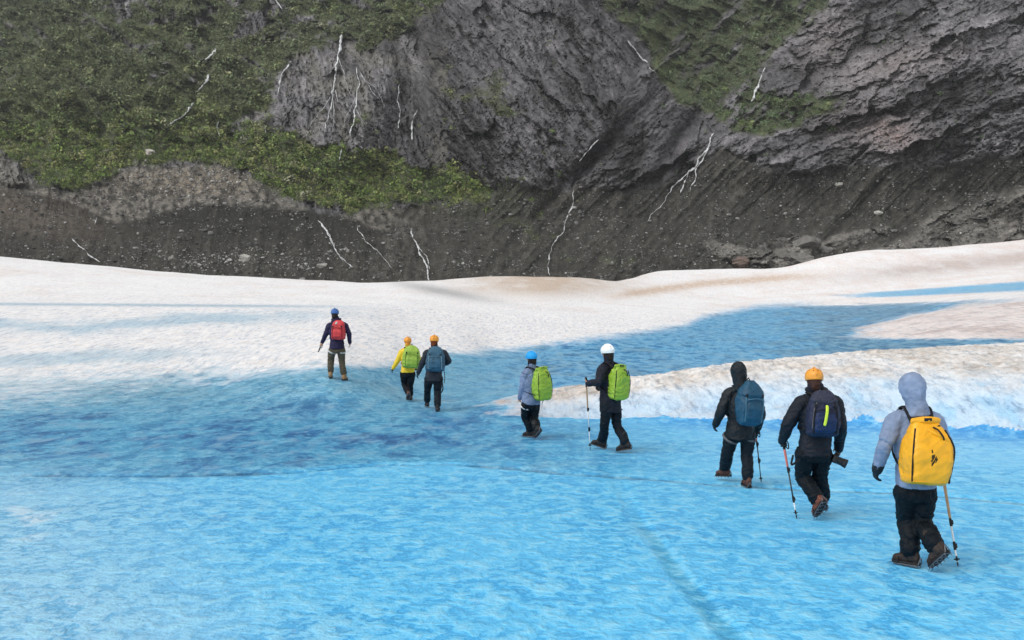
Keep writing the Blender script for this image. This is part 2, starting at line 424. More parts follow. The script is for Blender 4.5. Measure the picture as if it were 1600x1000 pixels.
# granular white crust: shade of melt pits painted as dark grain, plus grit
v5 = t.coords((1, .16, 1)); g1 = t.noise(6.0, 6, .80, .2, v5); g2 = t.noise(15.0, 4, .75, 0, v5); g3 = t.noise(1.1, 5, .65, .6, v0)
w1_ = t.mix(t.math('ADD', .42, t.math('MULTIPLY', rgh, .5)), wcol, t.ramp(g1, [(.36, (.50, .57, .66)), (.46, (.88, .91, .94)), (.58, (1.08, 1.06, 1.04))]), 'MULTIPLY')
w2_ = t.mix(t.math('MULTIPLY', t.ramp(g2, [(.62, 0.0), (.70, .65)]), rgh), w1_, (.40, .42, .44))
w3_ = t.mix(t.math('MULTIPLY', t.ramp(g3, [(.54, 0.0), (.66, .35)]), .8), w2_, (.72, .60, .52))
c4 = t.mix(blu, w3_, b5_)
hgt = t.math('ADD', t.math('MULTIPLY', rip, 1.0), t.math('MULTIPLY', sc3, .15))
g4 = t.noise(6.0, 6, .78, .2, v0); hw_ = t.math('ADD', g4, t.math('MULTIPLY', g2, .4))
hh = t.node('ShaderNodeMix', data_type='FLOAT'); t.link(blu, hh.inputs[0]); t.link(hw_, hh.inputs[2]); t.link(hgt, hh.inputs[3])
t.set(Base_Color=c4, Normal=t.bump(hh.outputs[0], .7, .10), Roughness=t.mix(blu, (.75,) * 3, (.30,) * 3))
t.set(Specular_IOR_Level=t.math('ADD', .12, t.math('MULTIPLY', blu, .12)))
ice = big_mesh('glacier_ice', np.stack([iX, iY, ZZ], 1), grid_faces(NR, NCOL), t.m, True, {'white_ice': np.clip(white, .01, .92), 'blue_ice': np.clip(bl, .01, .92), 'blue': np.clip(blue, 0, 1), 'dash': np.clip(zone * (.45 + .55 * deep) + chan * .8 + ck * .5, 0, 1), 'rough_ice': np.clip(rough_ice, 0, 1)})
tag(ice, 'blue and white glacier ice surface rising to pale humps below the mountain', kind='structure')

# ------------------------------------------------------------------ mountain
GPX = np.concatenate([np.arange(-1300, -100, 8.0), np.arange(-100, 1700, 2.0), np.arange(1700, 2908, 8.0)]); GPY = np.arange(508, -372, -2.0)
D_py = ([-400, -350, 0, 150, 300, 340, 440, 470, 510], [1500, 1406, 1048, 945, 862, 830, 705, 655, 590])
def blob(px, py, cx, cy, rx, ry, rot=0.0, p=2.0):
    a = math.radians(rot); dx, dy = px - cx, py - cy
    u, v = dx * math.cos(a) + dy * math.sin(a), -dx * math.sin(a) + dy * math.cos(a)
    return np.exp(-((u / rx) ** 2 + (v / ry) ** 2) ** (p / 2))
MP, MQ = np.meshgrid(GPX, GPY)
px, py = MP, MQ
w1 = fbm(px / 90, py / 90, 0, 5, .55); w2 = fbm(px / 24, py / 24, 5, 4, .55)
w3 = fbm(px / 9, py / 9, 9, 3, .6)
qx, qy = px + w1 * 26 + w2 * 12 + w3 * 4, py + fbm(px / 80, py / 80, 30, 5, .55) * 24 + fbm(px / 20, py / 20, 35, 4, .6) * 11 + fbm(px / 8, py / 8, 39, 2) * 4
veg1 = [(-1400, -380), (720, -380), (696, 5), (640, 30), (600, 62), (570, 84), (540, 52), (480, 72), (440, 104), (430, 150), (422, 212), (500, 226), (600, 240), (650, 255),
        (720, 268), (776, 288), (766, 316), (650, 316), (600, 324), (520, 330), (440, 308), (400, 272), (330, 252), (220, 256), (110, 298), (60, 284), (0, 236), (-1400, 190)]
veg2 = [(925, -380), (1330, -380), (1292, 0), (1232, 58), (1190, 108), (1170, 150), (1296, 152), (1326, 165), (1250, 192), (1160, 214), (1118, 190), (1080, 165), (1040, 122), (1004, 60), (930, 0)]
scr = [(-1400, 262), (0, 240), (60, 290), (110, 302), (220, 262), (330, 256), (400, 276), (440, 314), (520, 335), (650, 322), (765, 320), (790, 284), (870, 298), (905, 292), (985, 300), (1040, 288),
       (1085, 262), (1130, 228), (1190, 262), (1250, 272), (1330, 256), (1480, 262), (1545, 244), (1600, 250), (3000, 200), (3000, 520), (-1400, 520)]
vegB = blur_axis(blur_axis((inside(qx, qy, veg1) | inside(qx, qy, veg2)).astype(float), 6, 0), 6, 1)
vegm = sstep(.40, .60, vegB + fbm(px / 38, py / 24, 101, 6, .66) * .85)
scrm = inside(px + w2 * 9 + w1 * 10, py + w1 * 10 + w2 * 8, scr).astype(float)
rocky_holes = sstep(.28, .42, fbm(px / 45 + py / 60, py / 22, 60, 5, .6) + .30 * blob(px, py, 420, 30, 70, 35) + .5 * blob(px, py, 395, 182, 45, 14, -10) + .22 * blob(px, py, 150, 10, 150, 30)
                    + .12 * sstep(230, 60, py) * sstep(60, 250, px) - .3 * sstep(200, 250, py))
ledge = fbm((px * .82 + py * .57) / 70, (-px * .57 + py * .82) / 13, 63, 5, .6)
rocky_holes = np.maximum(rocky_holes, sstep(.20, .38, ledge + .10 * sstep(200, 60, py) - .25 * sstep(190, 240, py)))
vegm = vegm * (1 - rocky_holes * (px < 760))
scrm = blur_axis(blur_axis(scrm, 1.5, 0), 1.5, 1)
vegm = vegm * (1 - sstep(.02, .26, fbm((px * .7 - py * .7) / 60, (px * .7 + py * .7) / 20, 77, 5, .6)) * (px > 900))
moss = sstep(.18, .45, fbm(px / 50, py / 40, 90, 5, .6) + .55 * blob(px, py, 760, 150, 110, 40) - .25) * (1 - scrm) + \
    scrm * sstep(.1, .4, fbm(px / 30, py / 20, 95, 4, .6) + .5 * blob(px, py, 835, 345, 60, 26) + .35 * blob(px, py, 960, 400, 160, 30) - .35) + \
    (px > 640) * blob(px, py, 710, 300, 90, 26) * .6
moss = np.clip(moss, 0, 1) * (1 - vegm)
rockm = np.clip(1 - vegm - scrm, 0, 1)
low_rock = sstep(-12, 12, (px - 1400) * .42 + (py - 372) + w1 * 40) * (px > 1330) * scrm          # slabs in the lower right corner
crag = np.clip(sstep(.35, .55, blob(px, py, 1235, 392, 60, 26, -10) + w2 * .3) + sstep(.35, .55, blob(px, py, 1150, 395, 60, 14, 12) + w2 * .4) + sstep(.5, .7, blob(px, py, 1330, 372, 80, 14, -14) + w2 * .4), 0, 1) * scrm
low_rock = np.maximum(low_rock, crag)
left_rock = sstep(.4, .6, blob(px, py, 10, 262, 62, 30, 20) + w2 * .25)
rr = np.clip(np.maximum(np.maximum(rockm, low_rock), left_rock), 0, 1)

# macro relief, metres of distance (minus = towards the valley)
D = np.interp(py, *D_py)
D += 70 * sstep(420, -100, px) * sstep(300, -200, py)
D -= 34 * blob(px, py, 520, 165, 100, 120, 0, 4)
D += 30 * blob(px, py, 640, 130, 30, 150, 18)
D -= 62 * blob(px, py, 830, 90, 190, 230, 20, 4)
D -= 30 * blob(px, py, 1000, 225, 100, 80, -28, 3)
D += 26 * blob(px, py, 950, 222, 12, 110, 46) + 30 * blob(px, py, 1062, 215, 12, 60, 30)
D += 75 * blob(px, py, 1100, 40, 110, 170, 15, 3)
D -= 75 * sstep(1130, 1500, px + (py - 150) * .45) * sstep(370, 150, py)
D -= 22 * blob(px, py, 1180, 235, 90, 50, 10, 3)
D += 16 * blob(px, py, 1080, 255, 14, 60, 30)
D += 12 * blob(px, py, 655, 400, 30, 60, -12) + 10 * blob(px, py, 870, 380, 34, 70, 18)
D -= 14 * blob(px, py, 330, 345, 180, 36, -3, 3) - 10 * blob(px, py, 160, 320, 40, 40)
D -= 20 * blob(px, py, 20, 275, 70, 50, 25)
D -= 11 * blur_axis(blur_axis(low_rock, 4, 0), 4, 1)
D -= 12 * blob(px, py, 250, 110, 60, 30, 30) + 14 * blob(px, py, 130, 150, 90, 24, 25) - 16 * blob(px, py, 310, 130, 20, 110, 18)
# strata: each cliff has its own bedding direction
m2 = sstep(640, 690, px + w1 * 40); m3 = sstep(-14, 14, px - (975 - (py - 150) * .62) + w1 * 20); m4 = sstep(1105, 1150, px + w1 * 40)
wts = [(1 - m2), m2 * (1 - m3), m3 * (1 - m4), m4]
def by_cliff(fn):
    out = 0.0
    for wt, ang in zip(wts, (72.0, 54.0, -38.0, -23.0)):
        c_, s_ = math.cos(math.radians(ang)), math.sin(math.radians(ang))
        out = out + wt * fn(px * c_ + py * s_ + w1 * 10, -px * s_ + py * c_ + w1 * 14)
    return out
def facets(u, v, seed):
    """broken slabs: every cell is a tilted plane at its own depth; returns height and closeness to a joint"""
    iu, iv = np.floor(u), np.floor(v)
    d1 = np.full(u.shape, 9.0); d2 = np.full(u.shape, 9.0); hh = np.zeros(u.shape)
    for a_ in (-1, 0, 1):
        for b_ in (-1, 0, 1):
            cu, cv_ = iu + a_, iv + b_
            k = _perm[_perm[(cu.astype(np.int64) + seed * 17) & 255] + (cv_.astype(np.int64) & 255)]
            k2, k3, k4, k5 = _perm[k + 1], _perm[k + 57], _perm[k + 111], _perm[k + 171]
            du, dv = u - cu - .1 - .8 * k / 255, v - cv_ - .1 - .8 * k2 / 255
            d = np.hypot(du, dv)
            h = (k3 / 255 - .5) * 1.0 + (k4 / 255 - .5) * 1.5 * du + (k5 / 255 - .5) * 2.2 * dv
            nearer = d < d1
            d2 = np.where(nearer, d1, np.minimum(d2, d)); hh = np.where(nearer, h, hh); d1 = np.where(nearer, d, d1)
    return hh, d2 - d1
def slab(al, ac, L, T, seed): return np.stack(facets(al / L + fbm(al / 40, ac / 40, seed, 3) * .35, ac / T + fbm(al / 30, ac / 30, seed + 5, 3) * .35, seed))
_f1 = by_cliff(lambda al, ac: slab(al, ac, 120, 46, 1)); _f2 = by_cliff(lambda al, ac: slab(al, ac, 44, 16, 2)); _f3 = by_cliff(lambda al, ac: slab(al, ac, 17, 7.5, 3))
fac1, fac2, fac3 = _f1[0], _f2[0], _f3[0]
joint = np.maximum(np.maximum(sstep(.10, .0, _f1[1]), .8 * sstep(.14, .0, _f2[1])), .45 * sstep(.16, .0, _f3[1]))
st1 = by_cliff(lambda al, ac: ridged(al / 150, ac / 40, 3, 4, .55))
st2 = by_cliff(lambda al, ac: ridged(al / 52, ac / 13, 11, 4, .62))
st3 = by_cliff(lambda al, ac: fbm(al / 15, ac / 5, 17, 3, .65))
band = by_cliff(lambda al, ac: fbm(al / 170, ac / 20, 57, 5, .62))
crk = by_cliff(lambda al, ac: np.exp(-(np.abs(fbm(al / 60, ac / 16, 71, 4, .6)) / .035) ** 2))
iso = ridged(px / 62 + w1 * .5, py / 50, 27, 5, .58)
blk = fbm(px / 30, py / 26, 29, 5, .62)
calm = .25 + .75 * sstep(-.22, .30, fbm(px / 130, py / 90, 171, 3, .5)) * (.75 + .25 * m4)
rel = (st1 - .55) * 12 + (st2 - .55) * 6 + st3 * 3.0 + w1 * 14 + blk * 3 - crk * 2.5 + fac1 * (13 + 9 * m4) + (fac2 * (6 + 4 * m4) + fac3 * (2 + 1.6 * m4) - joint * 2.2) * calm
D -= rel * rr * np.where(py < 330, 1, .7)
swell = ridged((px * .80 + py * .60) / 120, (-px * .60 + py * .80) / 52, 201, 4, .55)
D -= ((swell - .6) * 60 + w1 * 16 + w2 * 7) * np.clip(blur_axis(blur_axis(vegm, 4, 0), 4, 1), 0, 1) * np.where(py > 225, .5, 1)
gully = fbm(px / 26 + (py - 380) * .006, py / 170, 51, 4, .55)
D -= (gully * 6.5 + w2 * 2.4 + w3 * 1.6) * scrm * (1 - low_rock)
cl = np.interp(px, [-1300, 0, 60, 100, 140, 180, 230, 280, 330, 400, 470, 520, 560, 640, 700], [285, 296, 302, 312, 330, 346, 336, 322, 317, 321, 327, 336, 346, 372, 380]) + w1 * 9 + w3 * 2
mor = sstep(-2.5, 3.5, py - cl) * sstep(690, 560, px)
D -= mor * 16 * sstep(445, 380, py)
fanu = (px * .72 - (py - 440) * -.70); fanv = (-px * .70 + (py - 440) * -.72)
fan = fbm(fanv / 13 + w1 * .8, fanu / 170, 53, 5, .6)
D -= fan * 9 * scrm * (px > 760) * (1 - low_rock)
MD = D
MX = (px - 800) / FPX * D; MY = D; MZ = CAMZ - (py - HOR) / FPX * D

MDF = MD.copy()                       # the foremost rock close to each spot, so that water lies on it
for a_ in (-2, -1, 0, 1, 2):
    for b_ in (-2, -1, 0, 1, 2):
        MDF = np.minimum(MDF, np.roll(np.roll(MD, a_, 0), b_, 1))
def m_at(qpx, qpy, lift=0.0, MD=MD):
    fj = np.clip(np.interp(np.asarray(qpx, float), GPX, np.arange(len(GPX))), 0, len(GPX) - 1.001); fi = np.clip((GPY[0] - np.asarray(qpy, float)) / 2.0, 0, len(GPY) - 1.001)
    i, j = fi.astype(int), fj.astype(int); a, b = fi - i, fj - j
    d = MD[i, j] * (1 - a) * (1 - b) + MD[i + 1, j] * a * (1 - b) + MD[i, j + 1] * (1 - a) * b + MD[i + 1, j + 1] * a * b
    d = d - lift
    return np.stack([(qpx - 800) / FPX * d, d, CAMZ - (qpy - HOR) / FPX * d], -1)

# what the mountain is made of, with shade of its relief painted in
sh = px.shape
f = lambda a: np.asarray(a).ravel()
mc = np.tile(np.array([.118, .113, .118]), (px.size, 1))
tone = f((st1 - .6) * .5 + (st2 - .6) * .6 + st3 * .55 + blk * .35 + band * 1.1 + w3 * .55 - crk * .5 - joint * .45 + (fac2 * .45 + fac3 * .35) * calm + fac1 * .3 + .05)  # relief shade painted in: raised slabs lighter, creases and joints darker
mc = mc * (1 + np.clip(tone, -.75, 1.3) * 1.0)[:, None]
mc = mc * f(np.where(px > 1130, 1.22, np.where(px > 645, .86, 1.15)))[:, None]
mc = mc * (1 + np.clip(f(fbm(px / 150, py / 110, 161, 4, .55)) * 1.1, -.45, .6))[:, None]
lichen = f(sstep(.0, .5, fbm(px / 60, py / 60, 44, 5, .6) + .3 * blob(px, py, 520, 130, 80, 80)))
mc = mixc(mc, (.235, .225, .185), lichen * .5 * f(px < 700))
mc = mixc(mc, (.30, .29, .285), f(np.clip(blob(px, py, 640, 85, 16, 60, -20) * (.7 + st3) + blob(px, py, 395, 182, 40, 12, -8), 0, 1)) * .7)
mc = mixc(mc, (.035, .034, .038), np.clip(f(blob(px, py, 955, 215, 9, 120, 46) * (.8 + w2) + blob(px, py, 1062, 215, 16, 50, 25) * (.8 + w2) + blob(px, py, 1500, 120, 130, 20, -22) * (.3 + band)), 0, 1) * .6)  # gully shade painted dark in two clefts, and a dark band at right
mc = mixc(mc, (.32, .275, .265), np.clip(f(blob(px, py, 1370, 205, 70, 34, 12) * (.7 + st3)) + f(blob(px, py, 1290, 60, 34, 50, 30)) * .5 + f(blob(px, py, 1400, 100, 90, 26, -14) * (.4 + st2)) * .7, 0, 1) * .6)
mc = mixc(mc, (.25, .15, .125), np.clip(f(blob(px, py, 1400, 212, 34, 22, 30) * (.6 + st3)), 0, 1) * .45)
sc = np.tile(np.array([.050, .048, .042]), (px.size, 1))
sc = mixc(sc, (.085, .081, .070), f(sstep(-.1, .5, gully + w2 * .4)) * .6)
sc = mixc(sc, (.034, .032, .028), f(sstep(.0, .5, fbm(px / 60, py / 25, 71, 4) + .25 * blob(px, py, 200, 400, 160, 20))) * .55)
sc = sc * (1 - .40 * f(mor * sstep(420, 330, py)))[:, None]
sc = mixc(sc, (.185, .172, .150), f((1 - mor) * sstep(690, 560, px) * sstep(-.35, .3, w2 + w3) * sstep(240, 262, py)) * .85)
sc = sc * (1 + np.clip(f(fan * (px > 760)), -.5, .8) * .9)[:, None]
sc = mixc(sc, (.22, .185, .14), np.clip(f(blob(px, py, 300, 285, 110, 26) * sstep(320, 300, py + w2 * 6) * (.75 + w2 + w3 * .5)), 0, 1) * .85)
sc = mixc(sc, (.13, .11, .09), np.clip(f(blob(px, py, 30, 330, 130, 34, 12)) * .7, 0, 1))
sc = mixc(sc, (.085, .072, .055), np.clip(f(blob(px, py, 900, 270, 70, 26) + blob(px, py, 610, 310, 80, 20)) * .6, 0, 1))
sc = sc * (1 + f(w3) * .8)[:, None]
lr = np.tile(np.array([.155, .147, .132]), (px.size, 1)) * (1 + np.clip(tone, -.7, 1.2) * .9)[:, None]
sc = sc + (lr - sc) * f(np.clip(low_rock + left_rock, 0, 1))[:, None]
vg = mixc(np.tile(np.array([.080, .094, .052]), (px.size, 1)), (.130, .155, .072), f(sstep(-.2, .5, w1)) * .7)
vg = mixc(vg, (.085, .080, .062), f(sstep(.0, .5, w2)) * .6)
mc = mc + (sc - mc) * f(np.clip(scrm, 0, 1))[:, None]
mc = mixc(mc, (.080, .090, .045), f(moss) * .7)
mc = mc + (vg - mc) * f(blur_axis(blur_axis(vegm, .8, 0), .8, 1))[:, None]
mc = np.clip(mc, .012, .5)

t = NT('mountain_ground')
col = t.attr('col').outputs['Color']; rk = t.attr('rock').outputs['Fac']
v = t.coords()
a = t.noise(.75, 4, .7, .3, v); b = t.noise(.16, 6, .66, .6, v)
k = t.mix(1.0, col, t.ramp(a, [(.30, .55), (.5, .95), (.70, 1.65)]), 'MULTIPLY')
k = t.mix(1.0, k, t.ramp(b, [(.32, .72), (.5, 1.0), (.68, 1.3)]), 'MULTIPLY')
h = t.math('ADD', t.math('MULTIPLY', a, .5), b)
t.set(Base_Color=k, Roughness=.95, Specular_IOR_Level=.12, Normal=t.bump(h, .55, 3.5))
F = grid_faces(*sh)[:, ::-1]
mount = big_mesh('mountain', np.stack([f(MX), f(MY), f(MZ)], 1), F, t.m, False, {'col': mc, 'rock': f(rr)})
tag(mount, 'dark rocky mountainside with cliffs, green slopes and grey scree', kind='structure')

# valley floor that carries the glacier out to the sides and behind the camera
def plain_mat(name, c, rough=.8, spec=.2, var=.15, scale=6.0, bump=.0, bdist=.01):
    t = NT(name); n = t.noise(scale, 4, .6, 0, t.coords())
    t.set(Base_Color=t.mix(1.0, c, t.ramp(n, [(.3, 1 - var), (.7, 1 + var)]), 'MULTIPLY'), Roughness=rough, Specular_IOR_Level=spec)
    if bump: t.set(Normal=t.bump(n, bump, bdist))
    return t.m
gx, gy = np.meshgrid(np.linspace(-1500, 1500, 121), np.linspace(-900, 720, 109))
gt = sstep(118, 150, gy) + sstep(300, 420, np.abs(gx)); gt = np.clip(gt, 0, 1)
gz = lerp(-.7 + fbm(gx / 40, gy / 40, 2, 3) * .5, -9 + 4 * fbm(gx / 200, gy / 200, 0, 3), gt)
gc = mixc(np.tile(np.array([.62, .72, .82]), (gx.size, 1)), (.10, .095, .088), gt.ravel())
t = NT('valley_floor'); n_ = t.noise(.5, 5, .6, 0, t.coords())
t.set(Base_Color=t.mix(1.0, t.attr('col').outputs['Color'], t.ramp(n_, [(.3, .75), (.7, 1.2)]), 'MULTIPLY'), Roughness=.9, Specular_IOR_Level=.15)
grd = big_mesh('ground', np.stack([gx.ravel(), gy.ravel(), gz.ravel()], 1), grid_faces(*gx.shape), t.m, True, {'col': gc})
tag(grd, 'valley floor of old ice and grey gravel around the glacier', kind='structure')

# ------------------------------------------------------------------ shrubs covering the slopes (uncountable)
def leaf_mass(name, P, R, Ccol, ncl, mat, seed, squash=.8):
    r = np.random.default_rng(seed)
    n = len(P)
    idx = np.repeat(np.arange(n), ncl)
    m = len(idx)
    d = r.normal(size=(m, 3)); d /= np.linalg.norm(d, axis=1)[:, None]
    rad = r.uniform(.35, 1.05, m)
    c = P[idx] + d * (R[idx] * rad)[:, None] * np.array([1, 1, squash]) + np.array([0, 0, 1]) * (R[idx] * .45)[:, None]
    nn = d + r.normal(size=(m, 3)) * .55 + np.array([0, 0, .5]); nn /= np.linalg.norm(nn, axis=1)[:, None]
    u = np.cross(nn, r.normal(size=(m, 3))); u /= np.linalg.norm(u, axis=1)[:, None]
    w = np.cross(nn, u)
    s = R[idx] * r.uniform(.09, .25, m)
    su = (s * r.uniform(.8, 1.4, m))[:, None]; sw = (s * r.uniform(.45, .9, m))[:, None]
    q = np.stack([c - u * su, c - w * sw + nn * sw * .25, c + u * su, c + w * sw - nn * sw * .2], 1).reshape(-1, 3)
    cc = Ccol[idx] * r.uniform(.82, 1.2, (m, 1)) * (1 + r.normal(size=(m, 3)) * .05)
    return big_mesh(name, q, np.arange(m * 4).reshape(-1, 4), mat, False, {'col': np.repeat(np.clip(cc, .006, .3), 4, axis=0)})
t = NT('shrub_leaves'); t.set(Base_Color=t.attr('col').outputs['Color'], Roughness=.75, Specular_IOR_Level=.15)
leaf = t.m
NCAND = 145000
cand_px = rng.uniform(-350, 1800, NCAND); cand_py = rng.uniform(-60, 335, NCAND)
gj = np.interp(cand_px, GPX, np.arange(len(GPX))).astype(int); gi = ((GPY[0] - cand_py) / 2).astype(int)
vm = vegm[gi, gj]; mm = moss[gi, gj]
dens = np.where(cand_px > 900, .36, np.where(cand_py > 200, .44, .44)) * (1 + .9 * fbm(cand_px / 30, cand_py / 16, 111, 4, .6))
keep = (rng.uniform(size=NCAND) < vm * dens + mm * .14 + .05 * sstep(.15, .4, fbm(cand_px / 40, cand_py / 26, 131, 4, .6)) * (1 - scrm[gi, gj]))
cp, cq = cand_px[keep], cand_py[keep]
Pv = m_at(cp, cq)
tz = fbm(cp / 70, cq / 40, 12, 5, .6); ty = fbm(cp / 25, cq / 18, 22, 4, .6)
Rv = np.clip(rng.lognormal(.72, .62, len(cp)), .7, 8.5) * np.where(cp > 900, .72, 1.0) * np.where(cq > 215, .85, 1.0)
cv = np.tile(np.array([.058, .072, .036]), (len(cp), 1))
low = sstep(150, 240, cq) * (cp < 900) + .5 * sstep(40, 0, cq) * (cp > 480) * (cp < 700)
cv = mixc(cv, (.085, .128, .036), np.clip(low, 0, 1) * .85)
cv = mixc(cv, (.115, .138, .052), sstep(.0, .45, tz) * .6)
cv = mixc(cv, (.034, .044, .030), sstep(.05, .5, -tz) * .75)
cv = mixc(cv, (.12, .112, .07), sstep(.15, .5, ty) * .5)
cv = mixc(cv, (.042, .068, .040), sstep(930, 1000, cp) * .7)
cv = mixc(cv, (.075, .110, .034), sstep(.0, .3, ty) * (cp > 1130) * (cq > 140) * .8)
cv = 2.5 * cv * (1 + np.clip(fbm(cp / 16, cq / 10, 141, 4, .6) * 1.5, -.5, .8))[:, None] * np.array([1.04, 1.0, .9]) * np.exp(rng.normal(size=(len(cp), 1)) * .24)
cv = mixc(cv, (.165, .190, .125), .42 * sstep(230, 60, cq) + .25 * sstep(300, 0, cp) * sstep(120, 0, cq))  # pale mist painted into the leaf colour, thickest high up and left
shr = leaf_mass('shrubs', Pv, Rv, cv, 46, leaf, 4)
tag(shr, 'green alder thickets covering the mountain slopes', kind='stuff')

# ------------------------------------------------------------------ loose stones on the scree (uncountable)
def stone_shape(seed, sub=1):
    bm = bmesh.new(); bmesh.ops.create_icosphere(bm, subdivisions=sub, radius=1.0)
    r = np.random.default_rng(seed)
    V = np.array([v.co for v in bm.verts]); Fc = np.array([[v.index for v in q.verts] for q in bm.faces]); bm.free()
    for _ in range(5):                                    # chop flat facets
        n = r.normal(size=3); n /= np.linalg.norm(n); o = r.uniform(.45, .8)
        dd = V @ n; V = V - np.outer(np.maximum(dd - o, 0), n)
    return V * r.uniform(.7, 1.2, 3), Fc
protos = [stone_shape(k) for k in range(6)]
N = 20000
spx = rng.uniform(-60, 1680, N * 3); spy = rng.uniform(250, 446, N * 3)
gj = np.interp(spx, GPX, np.arange(len(GPX))).astype(int); gi = ((GPY[0] - spy) / 2).astype(int)
clus = fbm(spx / 50, spy / 25, 33, 4, .6)
pr = scrm[gi, gj] * (1 - vegm[gi, gj]) * np.clip(.16 + 1.1 * sstep(.0, .5, clus), 0, 1) + .9 * blob(spx, spy, 310, 288, 130, 30) + .5 * blob(spx, spy, 360, 405, 150, 14) + .3 * blob(spx, spy, 1120, 400, 160, 20)
kp = rng.uniform(size=N * 3) < pr
spx, spy = spx[kp][:N], spy[kp][:N]
P = m_at(spx, spy)
lite = 1 + .8 * blob(spx, spy, 310, 288, 130, 34) + 1.2 * blob(spx, spy, 360, 405, 150, 14)
Vs, Fs, Cs, off = [], [], [], 0
for i in range(len(P)):
    V, Fc = protos[i % 6]
    s = min(float(rng.lognormal(-.62, .55)), 3.0)
    a = rng.uniform(0, 6.28); ca, sa = math.cos(a), math.sin(a)
    W_ = V * s * np.array([1, 1, .7]); W_ = np.stack([W_[:, 0] * ca - W_[:, 1] * sa, W_[:, 0] * sa + W_[:, 1] * ca, W_[:, 2]], 1)
    Vs.append(W_ + P[i] + np.array([0, -s * .3, s * .15])); Fs.append(Fc + off); off += len(V)
    g = float(np.clip(rng.lognormal(-1.95, .6) * lite[i], .04, .5))
    Cs.append(np.tile(np.array([g, g * .98, g * .94]), (len(V), 1)))
t = NT('scree_stone'); t.set(Base_Color=t.attr('col').outputs['Color'], Roughness=.9, Specular_IOR_Level=.2)
ss = big_mesh('scree_stones', np.concatenate(Vs), np.concatenate(Fs), t.m, False, {'col': np.concatenate(Cs)})
tag(ss, 'grey stones scattered over the dark scree', kind='stuff')

# ------------------------------------------------------------------ boulders
def boulder(bpx, bpy, w, h, label, tint, seed):
    V, Fc = stone_shape(seed, 4)
    V = V + np.stack([fbm(V[:, 0] * 1.6 + seed, V[:, 1] * 1.6, V[:, 2] * 1.6, 4, .55)] * 3, 1) * V * .45
    V = V / np.abs(V).max(0)
    p = m_at(np.array([bpx]), np.array([bpy]))[0]; sc_ = p[1] / FPX
    V = V * np.array([w * sc_ / 2, w * sc_ / 2.6, h * sc_ / 2])
    tint = tuple(1.35 * c_ for c_ in tint)
    t = NT('boulder_rock'); vv_ = t.coords()
    n_ = t.noise(.5, 6, .7, .5, vv_); n2_ = t.noise(2.2, 4, .6, 0, vv_)
    t.set(Base_Color=t.mix(1.0, tint, t.mix(.5, t.ramp(n_, [(.3, .45), (.7, 1.5)]), t.ramp(n2_, [(.3, .6), (.7, 1.4)])), 'MULTIPLY'), Roughness=.92, Specular_IOR_Level=.15, Normal=t.bump(n_, .9, 1.2))
    o = big_mesh('boulder', V, Fc, t.m, False)
    o.location = tuple(p + np.array([0, -w * sc_ * .12, 0]))
    return tag(o, label, 'boulder', 'large boulders on the scree')
boulder(1258, 384, 50, 32, 'largest grey boulder just above the white ice saddle, topmost of the boulder heap', (.13, .125, .115), 21)
boulder(1222, 400, 34, 28, 'rough grey boulder low at the left side of the boulder heap above the ice', (.115, .112, .10), 22)
boulder(1246, 406, 58, 24, 'wide low grey boulder resting directly on the ice edge', (.14, .135, .125), 23)
boulder(1290, 391, 26, 18, 'small grey boulder at the right end of the heap by the ice hump', (.15, .145, .135), 24)
boulder(1160, 411, 38, 20, 'reddish brown boulder half hidden behind the ice edge', (.135, .10, .085), 25)
boulder(1312, 289, 17, 8, 'flat pale slab lying alone high on the right hand scree', (.25, .24, .22), 26)
boulder(384, 405, 25, 17, 'whitish block, the brightest stone on the lower left scree', (.36, .35, .32), 27)
boulder(502, 415, 19, 12, 'pale grey block beside the foot of a thin stream on scree', (.27, .26, .24), 28)
boulder(234, 238, 18, 12, 'pale pointed boulder among the green shrubs on the left slope', (.36, .34, .30), 29)
boulder(1372, 333, 15, 9, 'small light stone with a white face above the lower right slabs', (.40, .39, .36), 30)
boulder(270, 404, 14, 9, 'small grey block near the ice among rubble at lower left', (.22, .21, .19), 31)

